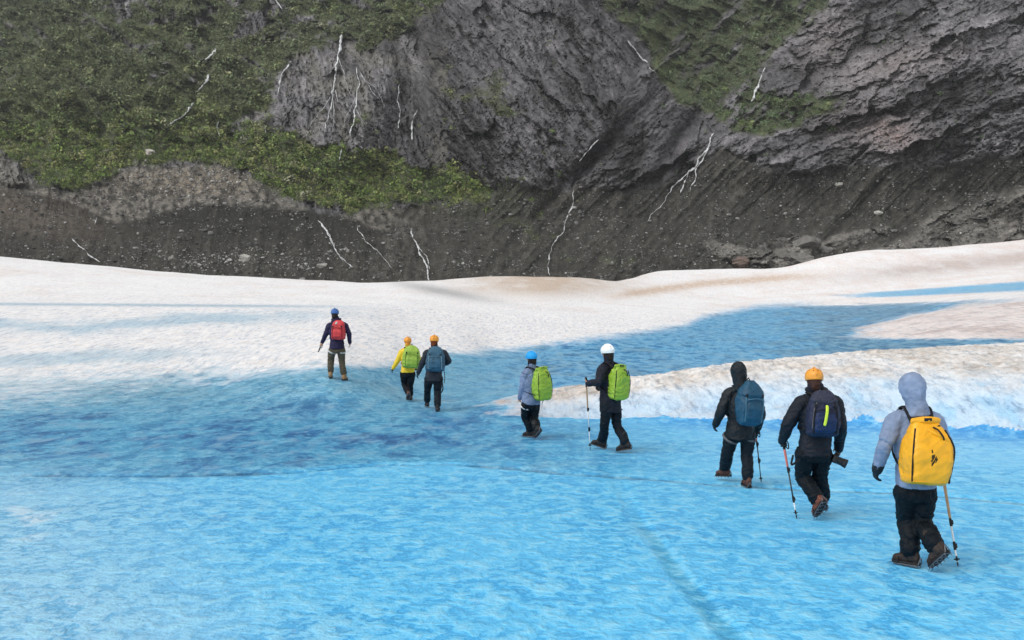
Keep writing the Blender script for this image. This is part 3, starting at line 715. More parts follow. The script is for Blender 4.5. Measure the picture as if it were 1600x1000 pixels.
# ------------------------------------------------------------------ waterfalls and streams
tw = NT('white_water'); nw = tw.noise(.5, 5, .65, .4, tw.coords((1, 1, .35)))
tw.set(Base_Color=tw.mix(tw.ramp(nw, [(.35, 0.0), (.65, 1.0)]), (.42, .43, .43), (.84, .85, .86)), Roughness=.5, Specular_IOR_Level=.3, Normal=tw.bump(nw, .6, .8))
def cascade(name, label, cat, group, strands, seed):
    r = np.random.default_rng(seed)
    Vs, Fs, off = [], [], 0
    for pts, w0, w1 in strands:
        pts = np.array(pts, float)
        L = np.concatenate([[0], np.cumsum(np.hypot(*np.diff(pts, axis=0).T))])
        n = max(8, int(L[-1] / 1.6)); s = np.linspace(0, L[-1], n)
        x, y = np.interp(s, L, pts[:, 0]), np.interp(s, L, pts[:, 1])
        jig = fbm(s / 14, np.full(n, seed * 3.7), 1.5, 3, .5) * min(4.5, L[-1] * .07)
        dx, dy = np.gradient(x), np.gradient(y); dl = np.hypot(dx, dy); nx, ny = -dy / dl, dx / dl
        x, y = x + nx * jig, y + ny * jig
        wd = .85 * np.interp(s, [0, L[-1]], [w0, w1]) * np.clip(.55 + fbm(s / 6, np.full(n, seed * 2.1), 8.5, 3, .6) * 1.5, .05, 1.6) * np.minimum(1, np.minimum(s, L[-1] - s) / 6 + .35) * .5
        rows = []
        for k, (o_, lf) in enumerate(((-1, -.6), (-.6, .75), (0, 1.15), (.6, .75), (1, -.6))):
            rows.append(m_at(x + nx * wd * o_, y + ny * wd * o_, lf, MDF))
        V = np.stack(rows, 1).reshape(-1, 3)
        Vs.append(V); Fs.append(grid_faces(n, 5))
    if len(Vs) == 1:
        o = big_mesh(name, Vs[0], Fs[0], tw.m, True)
    else:
        o = bpy.data.objects.new(name, None); C.objects.link(o); o.location = Vs[0][-1]
        for V, Fc in zip(Vs, Fs):
            c = big_mesh('strand', V - Vs[0][-1], Fc, tw.m, True); c.parent = o
    return tag(o, label, cat, group)
WF, ST = 'waterfalls down the mountainside', 'meltwater streams on the scree'
cascade('waterfall', 'white cascade broken into three steps on the green left slope', 'waterfall', WF, [([(339, 72), (333, 84), (320, 93)], 5, 4), ([(334, 78), (326, 92)], 3, 2.4), ([(325, 116), (323, 128), (306, 144)], 6, 3.4), ([(301, 160), (294, 175), (266, 194)], 4.5, 5)], 1)
cascade('waterfall', 'longest bright waterfall down the middle of the rounded grey dome', 'waterfall', WF, [([(534, 54), (528, 85), (525, 105), (520, 150)], 6, 5), ([(522, 145), (516, 165), (506, 208)], 2.6, 2), ([(524, 140), (528, 160)], 2.4, 1.6), ([(520, 150), (521, 205)], 1.8, 1.2), ([(530, 92), (540, 130), (548, 150)], 1.3, 1.0), ([(518, 150), (498, 176), (484, 196)], 1.2, .9)], 2)
cascade('waterfall', 'slim waterfall curving down the left edge of the rounded dome', 'waterfall', WF, [([(455, 96), (441, 116), (432, 150)], 3.2, 2.4)], 3)
cascade('waterfall', 'twisting branched waterfall right of the longest one on the dome', 'waterfall', WF, [([(556, 105), (562, 130), (556, 155), (553, 185), (546, 212)], 2.4, 4.5), ([(562, 112), (580, 140), (592, 156)], 1.4, 1.6), ([(556, 170), (570, 194)], 1.3, 1.2), ([(563, 118), (590, 140), (600, 170)], 1.1, 1.0), ([(558, 150), (542, 180), (535, 200)], 1.1, 1.0)], 4)
cascade('waterfall', 'thin waterfall on the right flank of the dome, the upper one of two', 'waterfall', WF, [([(624, 132), (621, 155), (626, 176), (623, 200)], 2.6, 3.2)], 5)
cascade('waterfall', 'short faint waterfall low between the dome and the dark central cliff', 'waterfall', WF, [([(652, 170), (645, 190), (643, 218)], 2.0, 3.6)], 6)
cascade('waterfall', 'faint trickle under the pale slab left of the dome', 'waterfall', WF, [([(342, 186), (339, 198), (343, 212)], 3.4, 4.2), ([(413, 192), (416, 212)], 2, 2)], 7)
cascade('waterfall', 'short trickle below the foot of the dome above the green belt', 'waterfall', WF, [([(534, 232), (530, 250)], 2, 3)], 8)
cascade('waterfall', 'straight waterfall slanting right beside the upper dark central cliff', 'waterfall', WF, [([(981, 62), (1000, 88), (1026, 114)], 3.4, 2.6)], 9)
cascade('waterfall', 'bright short waterfall in the green valley below the right massif', 'waterfall', WF, [([(1196, 106), (1188, 124), (1173, 160)], 4.5, 5)], 10)
cascade('waterfall', 'fan of white strands spreading over rock above the right scree', 'waterfall', WF, [([(1116, 208), (1106, 232), (1086, 258), (1074, 275), (1064, 302)], 4, 4), ([(1112, 226), (1090, 262), (1078, 300)], 3, 3), ([(1086, 262), (1062, 282), (1046, 300)], 3.4, 3.2), ([(1048, 300), (1040, 314), (1010, 345)], 1.6, 1.4)], 11)
cascade('waterfall', 'slanting thin waterfall at the tip of the central grey crag', 'waterfall', WF, [([(937, 218), (918, 236), (905, 252)], 3, 2.6)], 12)
cascade('waterfall', 'faint white trickle at the top edge left of the dome', 'waterfall', WF, [([(428, -4), (440, 14)], 3, 2.5), ([(505, 4), (512, 14)], 1.6, 1.4)], 13)
cascade('stream', 'brightest white stream zigzagging down dark scree to the ice', 'stream', ST, [([(642, 357), (648, 375), (656, 395), (667, 415), (669, 438)], 3.4, 5), ([(652, 382), (666, 400), (672, 420)], 2, 2)], 14)
cascade('stream', 'white stream on scree above the lone leading hiker', 'stream', ST, [([(497, 344), (510, 362), (520, 378), (530, 398), (551, 418)], 3, 3), ([(506, 356), (524, 388), (538, 408)], 1.6, 2)], 15)
cascade('stream', 'faint broken stream between the two brighter left streams', 'stream', ST, [([(556, 352), (566, 370), (590, 392), (612, 420)], 1.8, 1.2)], 16)
cascade('stream', 'long thin stream winding down scree below the central grey crag', 'stream', ST, [([(897, 296), (895, 318), (886, 340), (880, 362), (862, 385), (856, 412), (860, 430)], 2.4, 2.2)], 17)
cascade('stream', 'pale rubble lined stream at the far lower left of the scree', 'stream', ST, [([(112, 372), (124, 386), (140, 398), (156, 410)], 3, 4), ([(148, 350), (152, 338)], 2.4, 2)], 18)

# ------------------------------------------------------------------ figure building kit
def W(qx, qy, Y): return np.array([(qx - 800) / FPX * Y, Y, CAMZ - (qy - HOR) / FPX * Y])
def unit(v): v = np.asarray(v, float); return v / (np.linalg.norm(v) + 1e-9)
def catmull(P, n):
    P = np.asarray(P, float)
    if len(P) == 2: return np.array([P[0] + (P[1] - P[0]) * k for k in np.linspace(0, 1, n)])
    Q = np.concatenate([[2 * P[0] - P[1]], P, [2 * P[-1] - P[-2]]])
    out = []
    for s in np.linspace(0, len(P) - 1 - 1e-6, n):
        i = int(s); u = s - i; a, b, c, d = Q[i:i + 4]
        out.append(.5 * ((2 * b) + (c - a) * u + (2 * a - 5 * b + 4 * c - d) * u * u + (3 * b - a - 3 * c + d) * u ** 3))
    return np.array(out)
def loft(centers, us, vs, cap=True, seg=18, pw=2.0):
    """closed skin through elliptical (or squarish) rings; us, vs are the half axes as vectors"""
    a = np.linspace(0, 2 * math.pi, seg, endpoint=False)
    ca, sa = np.cos(a), np.sin(a)
    ca, sa = np.sign(ca) * np.abs(ca) ** (2 / pw), np.sign(sa) * np.abs(sa) ** (2 / pw)
    V = [c + np.outer(ca, u) + np.outer(sa, v) for c, u, v in zip(centers, us, vs)]
    n = len(V); V = np.concatenate(V)
    F = []
    for i in range(n - 1):
        for j in range(seg):
            k = (j + 1) % seg
            F.append((i * seg + j, i * seg + k, (i + 1) * seg + k, (i + 1) * seg + j))
    if cap:
        b = len(V); V = np.concatenate([V, [centers[0], centers[-1]]])
        for j in range(seg):
            k = (j + 1) % seg
            F.append((b, k, j)); F.append((b + 1, (n - 1) * seg + j, (n - 1) * seg + k))
    return V, F
def tube(pts, rad, n=None, seg=14, ref=None, flat=1.0, round_ends=True):
    """tapered limb along a smooth path; flat < 1 squeezes it across ref"""
    pts = np.asarray(pts, float); rad = np.broadcast_to(np.asarray(rad, float), (len(pts),))
    n = n or max(2, 6 * (len(pts) - 1) + 1)
    P = catmull(pts, n); R = np.interp(np.linspace(0, 1, n), np.linspace(0, 1, len(rad)), rad)
    T = np.gradient(P, axis=0); T /= np.linalg.norm(T, axis=1)[:, None] + 1e-9
    if round_ends:
        e0 = [P[0] - T[0] * R[0] * k for k in (.85, .5)]; e1 = [P[-1] + T[-1] * R[-1] * k for k in (.5, .85)]
        P = np.concatenate([e0, P, e1]); T = np.concatenate([[T[0]] * 2, T, [T[-1]] * 2])
        R = np.concatenate([[R[0] * .5, R[0] * .86], R, [R[-1] * .86, R[-1] * .5]])
    ref = np.array([0.31, 0.17, 0.93]) if ref is None else np.asarray(ref, float)
    us, vs = [], []
    for tt, r in zip(T, R):
        w = ref - tt * (ref @ tt); w = unit(w) if np.linalg.norm(w) > .05 else unit(np.cross(tt, [1, 0, .2]))
        us.append(unit(np.cross(tt, w)) * r); vs.append(w * r * flat)
    return loft(P, us, vs, True, seg)
def ball(c, u, v, w, seg=18, n=10):
    th = np.linspace(.06, math.pi - .06, n)
    return loft([c - np.asarray(w) * math.cos(q) for q in th], [np.asarray(u) * math.sin(q) for q in th], [np.asarray(v) * math.sin(q) for q in th], True, seg)
def boxy(c, u, v, w, bev=.18):
    """box with softened ends; u, v, w are half-extent vectors"""
    k = [-1, -1 + bev * .4, -1 + bev, 1 - bev, 1 - bev * .4, 1]; s = [1 - bev * .9, 1 - bev * .3, 1, 1, 1 - bev * .3, 1 - bev * .9]
    return loft([c + np.asarray(w) * q for q in k], [np.asarray(u) * q for q in s], [np.asarray(v) * q for q in s], True, 24, 6.0)
def join(shapes):
    V, F, o = [], [], 0
    for v, f in shapes:
        V.append(np.asarray(v)); F += [tuple(i + o for i in q) for q in f]; o += len(v)
    return np.concatenate(V), F

def raw_obj(name, shapes, mat, root_loc, parent=None, smooth=True):
    V, F = join(shapes)
    me = bpy.data.meshes.new(name)
    me.from_pydata((V - root_loc).tolist(), [], F)
    bm = bmesh.new(); bm.from_mesh(me); bmesh.ops.recalc_face_normals(bm, faces=bm.faces); bm.to_mesh(me); bm.free()
    me.materials.append(mat)
    me.polygons.foreach_set('use_smooth', np.full(len(me.polygons), smooth))
    o = bpy.data.objects.new(name, me); C.objects.link(o)
    if parent is not None: o.parent = parent
    else: o.location = root_loc
    return o

def fused(name, shapes, mat, root_loc, parent=None, voxel=.012, smooth=4, fold=0.0, fscale=9.0, seed=0, cut=None):
    """fuse overlapping limbs into one continuous skin, relax it, press cloth folds into it"""
    V, F = join(shapes)
    me = bpy.data.meshes.new('tmp'); me.from_pydata((V - root_loc).tolist(), [], F)
    o = bpy.data.objects.new('tmp', me); C.objects.link(o)
    m = o.modifiers.new('r', 'REMESH'); m.mode = 'VOXEL'; m.voxel_size = voxel
    if smooth:
        sm = o.modifiers.new('s', 'SMOOTH'); sm.factor = .5; sm.iterations = smooth
    dg = bpy.context.evaluated_depsgraph_get(); dg.update()
    new = bpy.data.meshes.new_from_object(o.evaluated_get(dg))
    bpy.data.objects.remove(o); bpy.data.meshes.remove(me)
    n = len(new.vertices)
    co = np.empty(n * 3, np.float32); new.vertices.foreach_get('co', co); co = co.reshape(-1, 3).astype(float)
    if fold:
        nr = np.empty(n * 3, np.float32); new.vertices.foreach_get('normal', nr); nr = nr.reshape(-1, 3)
        q = co * fscale + seed * 11.7
        wv_ = perlin(q[:, 0] * .5, q[:, 1] * .5, q[:, 2] * .5)
        h = (ridged(q[:, 0] * .7 + wv_ * 1.4, q[:, 1] * .7, q[:, 2] * 1.3 + wv_ * 1.4, 3, .6) - .62) * 2.6 + perlin(q[:, 0] * .4, q[:, 1] * .4, q[:, 2] * .35) * .9
        co = co + nr * (h * fold)[:, None]
        new.vertices.foreach_set('co', co.astype(np.float32).ravel())
    if cut is not None:
        bm = bmesh.new(); bm.from_mesh(new); bm.verts.ensure_lookup_table()
        dead = np.nonzero(cut(co + root_loc))[0]
        bmesh.ops.delete(bm, geom=[bm.verts[i] for i in dead], context='VERTS'); bm.to_mesh(new); bm.free()
    new.name = name; new.materials.clear(); new.materials.append(mat)
    new.polygons.foreach_set('use_smooth', np.full(len(new.polygons), True))
    o = bpy.data.objects.new(name, new); C.objects.link(o)
    if parent is not None: o.parent = parent
    else: o.location = root_loc
    return o

# --- materials
_mats = {}
def cloth(name, c, rough=.7, spec=.3, sheen=.0, var=.22, scale=16.0, bdist=.006):
    if name in _mats: return _mats[name]
    t = NT(name); v = t.coords((1, 1, .7))
    n1_ = t.noise(scale, 5, .6, .8, v); n2_ = t.noise(scale * 9, 3, .6, 0, v); n3_ = t.noise(3.0, 3, .5, 0, v)
    k = t.mix(1.0, c, t.ramp(n1_, [(.3, 1 - var), (.7, 1 + var)]), 'MULTIPLY')
    k = t.mix(1.0, k, t.ramp(n3_, [(.3, 1 - var * .6), (.7, 1 + var * .6)]), 'MULTIPLY')
    h_ = t.math('ADD', n1_, t.math('MULTIPLY', n2_, .12))
    t.set(Base_Color=k, Roughness=rough, Specular_IOR_Level=spec, Normal=t.bump(h_, .8, bdist * 3))
    _mats[name] = t.m
    return t.m
def hard(name, c, rough=.4, spec=.4, metal=0.0):
    if name in _mats: return _mats[name]
    t = NT(name); n_ = t.noise(30, 3, .6, 0, t.coords())
    t.set(Base_Color=t.mix(1.0, c, t.ramp(n_, [(.3, .86), (.7, 1.12)]), 'MULTIPLY'), Roughness=rough, Specular_IOR_Level=spec, Metallic=metal)
    _mats[name] = t.m
    return t.m
SKIN = cloth('skin', (.46, .26, .18), .55, .35, var=.10)
BLACK = cloth('black_fabric', (.012, .013, .015), .6, .35)
WEB = cloth('black_webbing', (.014, .014, .016), .75, .2)
RUB = hard('black_rubber', (.012, .012, .013), .6, .3)
STEEL = hard('crampon_steel', (.16, .16, .17), .4, .5, .7)
LEATHER = cloth('brown_leather', (.085, .030, .018), .5, .4)
LOOP = cloth('pale_webbing', (.55, .56, .55), .8, .2)
GREYLOOP = cloth('grey_webbing', (.12, .12, .125), .8, .2)

def hand_open(wr, d, n, tside, s=1.0, curl=22.0, fat=0.0):
    """relaxed hand: wrist, pointing direction, palm normal, thumb side"""
    d, n = unit(d), unit(n); tside = unit(np.asarray(tside) - d * (np.asarray(tside) @ d)); n = unit(n - d * (n @ d) - tside * (n @ tside))
    out = [loft([wr - d * .015, wr + d * .02 * s, wr + d * .06 * s, wr + d * .095 * s], [tside * k * s for k in (.026, .033, .042, .040)], [n * (k * s + fat) for k in (.018, .016, .015, .012)], True, 14)]
    for i, (o, L) in enumerate(((.031, .072), (.011, .080), (-.010, .075), (-.030, .060))):
        p = wr + d * .085 * s + tside * o * s; dd = d + tside * o * 1.2
        pts = [p]; a = math.radians(curl * (.7 + .15 * i))
        for q, f_ in enumerate((.46, .30, .24)):
            dd = unit(dd * math.cos(a) + n * math.sin(a)); p = p + dd * L * f_ * s; pts.append(p)
        out.append(tube(pts, np.array([.0095, .009, .0082, .007]) * s + fat, 9, 10))
    p = wr + d * .03 * s + tside * .03 * s
    pts = [p, p + unit(d * .6 + tside * .7 + n * .3) * .035 * s, p + unit(d * .75 + tside * .5 + n * .4) * .065 * s, p + unit(d * .9 + tside * .3 + n * .45) * .088 * s]
    out.append(tube(pts, np.array([.014, .012, .0105, .008]) * s + fat, 9, 10))
    return out
def hand_grip(c, axis, wr, s=1.0, fat=0.0, hold=.019):
    """fist closed round a shaft through c; wr is the wrist"""
    ax = unit(axis); side = unit((wr - c) - ax * ((wr - c) @ ax)); tn = unit(np.cross(ax, side))
    pc = c + side * (hold + .016)
    out = [loft([pc - ax * .042 * s, pc - ax * .02 * s, pc + ax * .02 * s, pc + ax * .042 * s], [tn * k * s for k in (.030, .038, .038, .030)], [side * (.017 * s + fat)] * 4, True, 14)]
    out.append(tube([wr, (wr + pc) / 2, pc], np.array([.027, .028, .026]) * s + fat, 7, 12))
    for i, o in enumerate((-.034, -.0115, .0115, .034)):
        a0 = np.radians(np.linspace(38, 285 - 12 * abs(i - 1.5), 7)); rr_ = hold + .0075 + fat * .6
        pts = [c + ax * o * s + (side * math.cos(a) + tn * math.sin(a)) * (rr_ + .012 * (a < 1.1)) for a in a0]
        out.append(tube(pts, np.linspace(.0095, .0075, 7) * s + fat, 11, 9))
    a0 = np.radians(np.linspace(-25, -165, 5))
    out.append(tube([c + ax * (.030 + .008 * k) * s + (side * math.cos(a) + tn * math.sin(a)) * (hold + .009) for k, a in enumerate(a0)], np.linspace(.0125, .009, 5) * s + fat, 9, 9))
    return out

def head_shapes(c, f, r, s=1.0):
    u = unit(np.cross(r, f))
    o = [ball(c + u * .022 * s - f * .012 * s, r * .074 * s, f * .094 * s, u * .098 * s),
         ball(c - u * .045 * s + f * .022 * s, r * .058 * s, f * .066 * s, u * .072 * s),
         ball(c - u * .10 * s + f * .058 * s, r * .024 * s, f * .022 * s, u * .018 * s),
         tube([c + u * .014 * s + f * .082 * s, c - u * .012 * s + f * .098 * s, c - u * .030 * s + f * .106 * s], np.array([.009, .012, .016]) * s, 7, 10),
         tube([c - r * .022 * s - u * .060 * s + f * .079 * s, c - u * .057 * s + f * .088 * s, c + r * .022 * s - u * .060 * s + f * .079 * s], .008 * s, 7, 8),
         tube([c - r * .050 * s + u * .026 * s + f * .072 * s, c + u * .028 * s + f * .086 * s, c + r * .050 * s + u * .026 * s + f * .072 * s], .010 * s, 7, 8)]
    for k in (-1, 1):
        o.append(ball(c + r * k * .031 * s + u * .006 * s + f * .074 * s, r * .013 * s, f * .011 * s, u * .011 * s, 10, 6))
        o.append(ball(c + r * k * .078 * s - u * .004 * s - f * .004 * s, r * .010 * s, f * .020 * s, u * .031 * s, 10, 6))
    return o

def foot_frame(J):
    """heel-to-toe direction and up for a boot: heading in degrees (0 = away, + = to the left), pitch = toe down"""
    a, p = math.radians(J['yaw']), math.radians(J.get('pitch', 0))
    h = np.array([-math.sin(a), math.cos(a), 0.0])
    ax = h * math.cos(p) - np.array([0, 0, 1.0]) * math.sin(p); up = h * math.sin(p) + np.array([0, 0, 1.0]) * math.cos(p)
    return ax, up
def foot_low(J, s):
    ax, up = foot_frame(J)
    return min((-ax * .085 - up * .135)[2], (ax * .20 - up * .135)[2]) * s

def build_person(P):
    Y = P['Y']; s = P['s']
    a = math.radians(P['yaw']); fwd = np.array([-math.sin(a), math.cos(a), 0.0]); rgt = np.array([math.cos(a), math.sin(a), 0.0]); UP = np.array([0, 0, 1.0])
    j = {k: W(v[0], v[1], Y + (v[2] if len(v) > 2 else 0)) for k, v in P['j'].items()}
    hips = (j['hipL'] + j['hipR']) / 2
    # ankles sit on the ice
    ank = {}
    for k in 'LR':
        J = P['foot' + k]; y = Y + J['dy']; x = (J['px'] - 800) / FPX * y
        ank[k] = np.array([x, y, float(ice_height(x, y)) + .012 + J.get('lift', 0) - foot_low(J, s)])
    base = np.array([hips[0], (ank['L'][1] + ank['R'][1]) / 2, float(ice_height(hips[0], Y))])
    sh = (j['shL'] + j['shR']) / 2; shw = np.linalg.norm(j['shR'] - j['shL']) / 2; sr = unit(j['shR'] - j['shL']); hr = unit(j['hipR'] - j['hipL'])
    neck = j['neck']; head = j['head']; ha = math.radians(P.get('head_yaw', P['yaw'])); hp = math.radians(P.get('head_pitch', 8))
    hf = np.array([-math.sin(ha) * math.cos(hp), math.cos(ha) * math.cos(hp), -math.sin(hp)]); hrr = np.array([math.cos(ha), math.sin(ha), 0])
    hu = np.cross(hrr, hf)
    hw = np.linalg.norm(j['hipR'] - j['hipL']) / 2
    # --- body, one continuous skin
    def torso(grow, hem, top, wsc=1.0):
        lean = sh - hips
        st = [(hips - UP * hem, hw + .055 * s + grow, .135 * s + grow, hr), (hips + lean * .12, hw + .055 * s + grow, .130 * s + grow, hr), (hips + lean * .36, .150 * s * wsc + grow, .112 * s + grow, sr),
              (hips + lean * .68, .178 * s * wsc + grow, .125 * s + grow, sr), (hips + lean * .90, max(shw, .15 * s) + grow * .6, .108 * s + grow, sr), (sh + UP * .035 * s, shw * .74 + grow * .3, .082 * s + grow * .8, sr), (sh * .45 + neck * .55 + UP * top, .066 * s + grow, .066 * s + grow, sr)]
        cs = catmull([q[0] for q in st], 25); ix = np.linspace(0, 1, 25); kx = np.linspace(0, 1, len(st))
        wu = np.interp(ix, kx, [q[1] for q in st]); wv_ = np.interp(ix, kx, [q[2] for q in st])
        rs = [unit(sum(w_ * q[3] for w_, q in zip(np.maximum(0, 1 - np.abs(kx - t_) * 6) + 1e-6, st))) for t_ in ix]
        fs = [unit(np.cross(UP, r_)) for r_ in rs]
        return loft(cs, [r_ * w_ for r_, w_ in zip(rs, wu)], [f_ * w_ for f_, w_ in zip(fs, wv_)], True, 26, 2.3)
    shapes = [torso(-.03, .04, 0, .95)] + head_shapes(head, hf, hrr, s)
    shapes.append(tube([sh - UP * .02, neck, head - hu * .05 * s], np.array([.062, .055, .054]) * s, 9))
    for k in 'LR':
        shapes.append(tube([j['sh' + k], j['el' + k], j['wr' + k]], np.array([.050, .041, .028]) * s))
        shapes.append(tube([j['hip' + k], j['kn' + k], ank[k]], np.array([.078, .055, .040]) * s))
        ax, up = foot_frame(P['foot' + k])
        shapes.append(tube([ank[k] - ax * .03 * s - up * .07 * s, ank[k] + ax * .07 * s - up * .075 * s, ank[k] + ax * .15 * s - up * .09 * s], np.array([.034, .034, .026]) * s, 9))
        H = P['hand' + k]; fr = unit(j['wr' + k] - j['el' + k])
        hs = lambda fat, H=H, k=k, fr=fr: hand_grip(W(*H['grip'][:2], Y + H['grip'][2]), H['axis_v'], j['wr' + k], s, fat) if 'grip' in H else \
            hand_open(j['wr' + k], fr + np.array(H.get('bend', (0, 0, 0))), (rgt if k == 'L' else -rgt) * 1.0 + fwd * .2, fwd, s, H.get('curl', 24), fat)
        if 'grip' in H:
            H['axis_v'] = unit(P['pole_axis'])
        shapes += hs(0.0); H['shapes'] = hs
    body = fused('person', shapes, SKIN, base, None, P.get('vox', .0075), 2)
    tag(body, P['label'], 'person', 'hikers crossing the blue ice')
    # --- trousers
    tr = [torso(-.012, .02, 0)] if False else []
    pel = [(hips + UP * .10 * s, hw + .026 * s, .108 * s), (hips + UP * .03 * s, hw + .044 * s, .126 * s), (hips - UP * .05 * s, hw + .054 * s, .136 * s), (hips - UP * .11 * s, hw + .03 * s, .120 * s)]
    hfw = unit(np.cross(UP, hr))
    tr.append(loft([q[0] for q in pel], [hr * q[1] for q in pel], [hfw * q[2] for q in pel], True, 24, 2.4))
    for k in 'LR':
        kn, an = j['kn' + k], ank[k]
        bag = P.get('bag', 1.0)
        sh_ = lerp(kn, an, .55) - fwd * .015
        tr.append(tube([j['hip' + k] - UP * .02, lerp(j['hip' + k], kn, .5) - fwd * .01, kn, sh_, an + (kn - an) * P.get('hem', .04)], np.array([.108, .096, .080 * bag, .078 * bag, .078 * bag]) * s, 26, 18))
    fused('trousers', tr, P['pants'], base, body, .011, 4, .011 * s, 10, P['seed'])
    # --- boots and crampons
    for k in 'LR':
        J = P['foot' + k]; ax, up = foot_frame(J); A = ank[k]; sd = unit(np.cross(ax, up))
        ct = [(-.085, .022, .045), (-.07, .036, .060), (-.02, .038, .060), (.05, .042, .050), (.105, .047, .038), (.15, .040, .031), (.172, .020, .020)]
        sh2 = [loft([A + ax * q[0] * s - up * (.118 - q[2]) * s for q in ct], [sd * q[1] * s for q in ct], [up * q[2] * s for q in ct], True, 16, 2.6),
               tube([A + up * .09 * s + unit(j['kn' + k] - A) * .03, A - ax * .005, A - ax * .01 - up * .06 * s], np.array([.058, .056, .052]) * s, 9, 14)]
        bo = fused('boot', sh2, P.get('boot_mat', LEATHER), base, body, .008, 2, .003, 22, P['seed'])
        so = [loft([A + ax * q * s - up * .117 * s for q in (-.09, -.075, 0, .05, .115, .16, .178)], [sd * q * s for q in (.02, .040, .040, .046, .054, .044, .018)], [up * .014 * s] * 7, True, 16, 4)]
        raw_obj('sole', so, RUB, base, bo)
        sp_ = []
        for (q, w_) in ((-.075, .034), (-.02, .034), (.04, .040), (.095, .045), (.14, .040)):
            for e in (-1, 1):
                b0 = A + ax * q * s + sd * e * w_ * s - up * .128 * s
                sp_.append(tube([b0, b0 - up * .030 * s + sd * e * .004], [.006, .0012], 3, 6, round_ends=False))
            sp_.append(tube([A + ax * q * s - sd * w_ * s - up * .132 * s, A + ax * q * s + sd * w_ * s - up * .132 * s], .0045, 3, 6))
        for e in (-1, 1):
            sp_.append(tube([A + ax * -.08 * s + sd * e * .036 * s - up * .13 * s, A + ax * .05 * s + sd * e * .045 * s - up * .13 * s, A + ax * .145 * s + sd * e * .042 * s - up * .13 * s], .005, 9, 6))
            b0 = A + ax * .165 * s + sd * e * .02 * s - up * .128 * s
            sp_.append(tube([b0, b0 + ax * .045 * s - up * .015 * s], [.006, .0015], 3, 6, round_ends=False))
        sp_.append(tube([A - ax * .09 * s + sd * .03 * s - up * .12 * s, A - ax * .105 * s - up * .06 * s, A - ax * .09 * s - sd * .03 * s - up * .12 * s], .005, 9, 6))
        raw_obj('crampon', sp_, STEEL, base, bo)
        raw_obj('crampon_strap', [tube([A + ax * .02 * s + (sd * math.cos(q) * .058 + (ax * .3 + up) * math.sin(q) * .0) * s + ax * math.sin(q) * .066 * s - up * .02 * s for q in np.linspace(0, 2 * math.pi, 14)], .009, 28, 6, up, 1.0, False),
                                  tube([A + ax * .095 * s + (sd * math.cos(q) * .050 + up * (math.sin(q) * .078)) * s - up * .118 * s for q in np.linspace(0, math.pi, 8)], .008, 16, 6)], WEB, base, bo)
    # --- jacket with sleeves, collar or hood
    jk = [torso(.024, P.get('hem_drop', .05) * s, .01)]
    for k in 'LR':
        inn = lerp(j['sh' + k], sh, .35)
        jk.append(tube([inn, lerp(j['sh' + k], j['el' + k], .12), lerp(j['sh' + k], j['el' + k], .55), j['el' + k], lerp(j['el' + k], j['wr' + k], .5), j['wr' + k]], np.array([.080, .084, .074, .064, .056, .046]) * s * P.get('sleeve', 1.0), 26, 16))
    cut = None
    if P.get('hood'):
        jk += [ball(head + hu * .022 * s - hf * .01 * s, hrr * .112 * s, hf * .135 * s, hu * .142 * s, 22, 12),
               loft([head - hu * .02 * s - hf * .015 * s, head - hu * .10 * s - hf * .03 * s, neck - UP * .0 - hf * .04 * s, sh + UP * .03 - fwd * .05 * s], [hrr * q * s for q in (.110, .096, .098, .13)], [hf * .128 * s, hf * .100 * s, hf * .105 * s, hf * .10 * s], True, 20)]
        ctr = head + hf * .10 * s - hu * .012 * s
        cut = lambda co: (((co - ctr) @ hrr / (.078 * s)) ** 2 + ((co - ctr) @ hu / (.105 * s)) ** 2 < 1) & (((co - head) @ hf) > .045 * s)
    else:
        cv_ = P.get('collar', 1.0)
        jk.append(loft([sh + UP * .0, sh * .4 + neck * .6 - fwd * .012, neck + UP * .045 * s * cv_ - fwd * .008], [sr * q * s for q in (.105, .082, .076)], [fwd * q * s for q in (.095, .082, .078)], True, 20))
    jacket = fused('jacket', jk, P['jacket'], base, body, .0105, 4, P.get('fold', .009) * s, 9.5, P['seed'] + 3, cut)
    if P.get('stowed_hood'):
        fused('hood', [ball(sh * .5 + neck * .5 - fwd * .10 * s, sr * .115 * s, fwd * .05 * s, UP * .062 * s), tube([neck - sr * .10 * s + fwd * .02, neck - fwd * .105 * s - UP * .01, neck + sr * .10 * s + fwd * .02], .034 * s, 13)], P['jacket'], base, jacket, .010, 3, .008, 14, P['seed'])
    # cuffs
    for k in 'LR':
        d = unit(j['wr' + k] - j['el' + k])
        raw_obj('cuff', [tube([j['wr' + k] - d * .03 * s, j['wr' + k] + d * .022 * s], np.array([.050, .045]) * s * P.get('sleeve', 1.0), 5, 16)], P.get('cuff_mat', P['jacket']), base, jacket)
        if P.get('glove' + k, True):
            fused('glove', P['hand' + k]['shapes'](.0035), BLACK, base, body, .006, 1)
    # neck warmer and hair
    if P.get('hair'):
        fused('hair', [ball(head - hf * .018 * s - hu * .012 * s, hrr * .083 * s, hf * .088 * s, hu * .100 * s), tube([head - hf * .06 * s - hu * .03 * s, head - hf * .065 * s - hu * .10 * s], np.array([.062, .050]) * s, 7)], P['hair'], base, body, .008, 2, .005, 26, P['seed'],
              lambda co: ((co - head) @ hf > .035 * s))
    if P.get('scarf'):
        fused('neck_gaiter', [tube([neck - UP * .02, neck + UP * .03 * s, head - hu * .085 * s - hf * .012], np.array([.075, .075, .080]) * s, 9, 18)], P['scarf'], base, body, .008, 2, .006, 20, P['seed'])
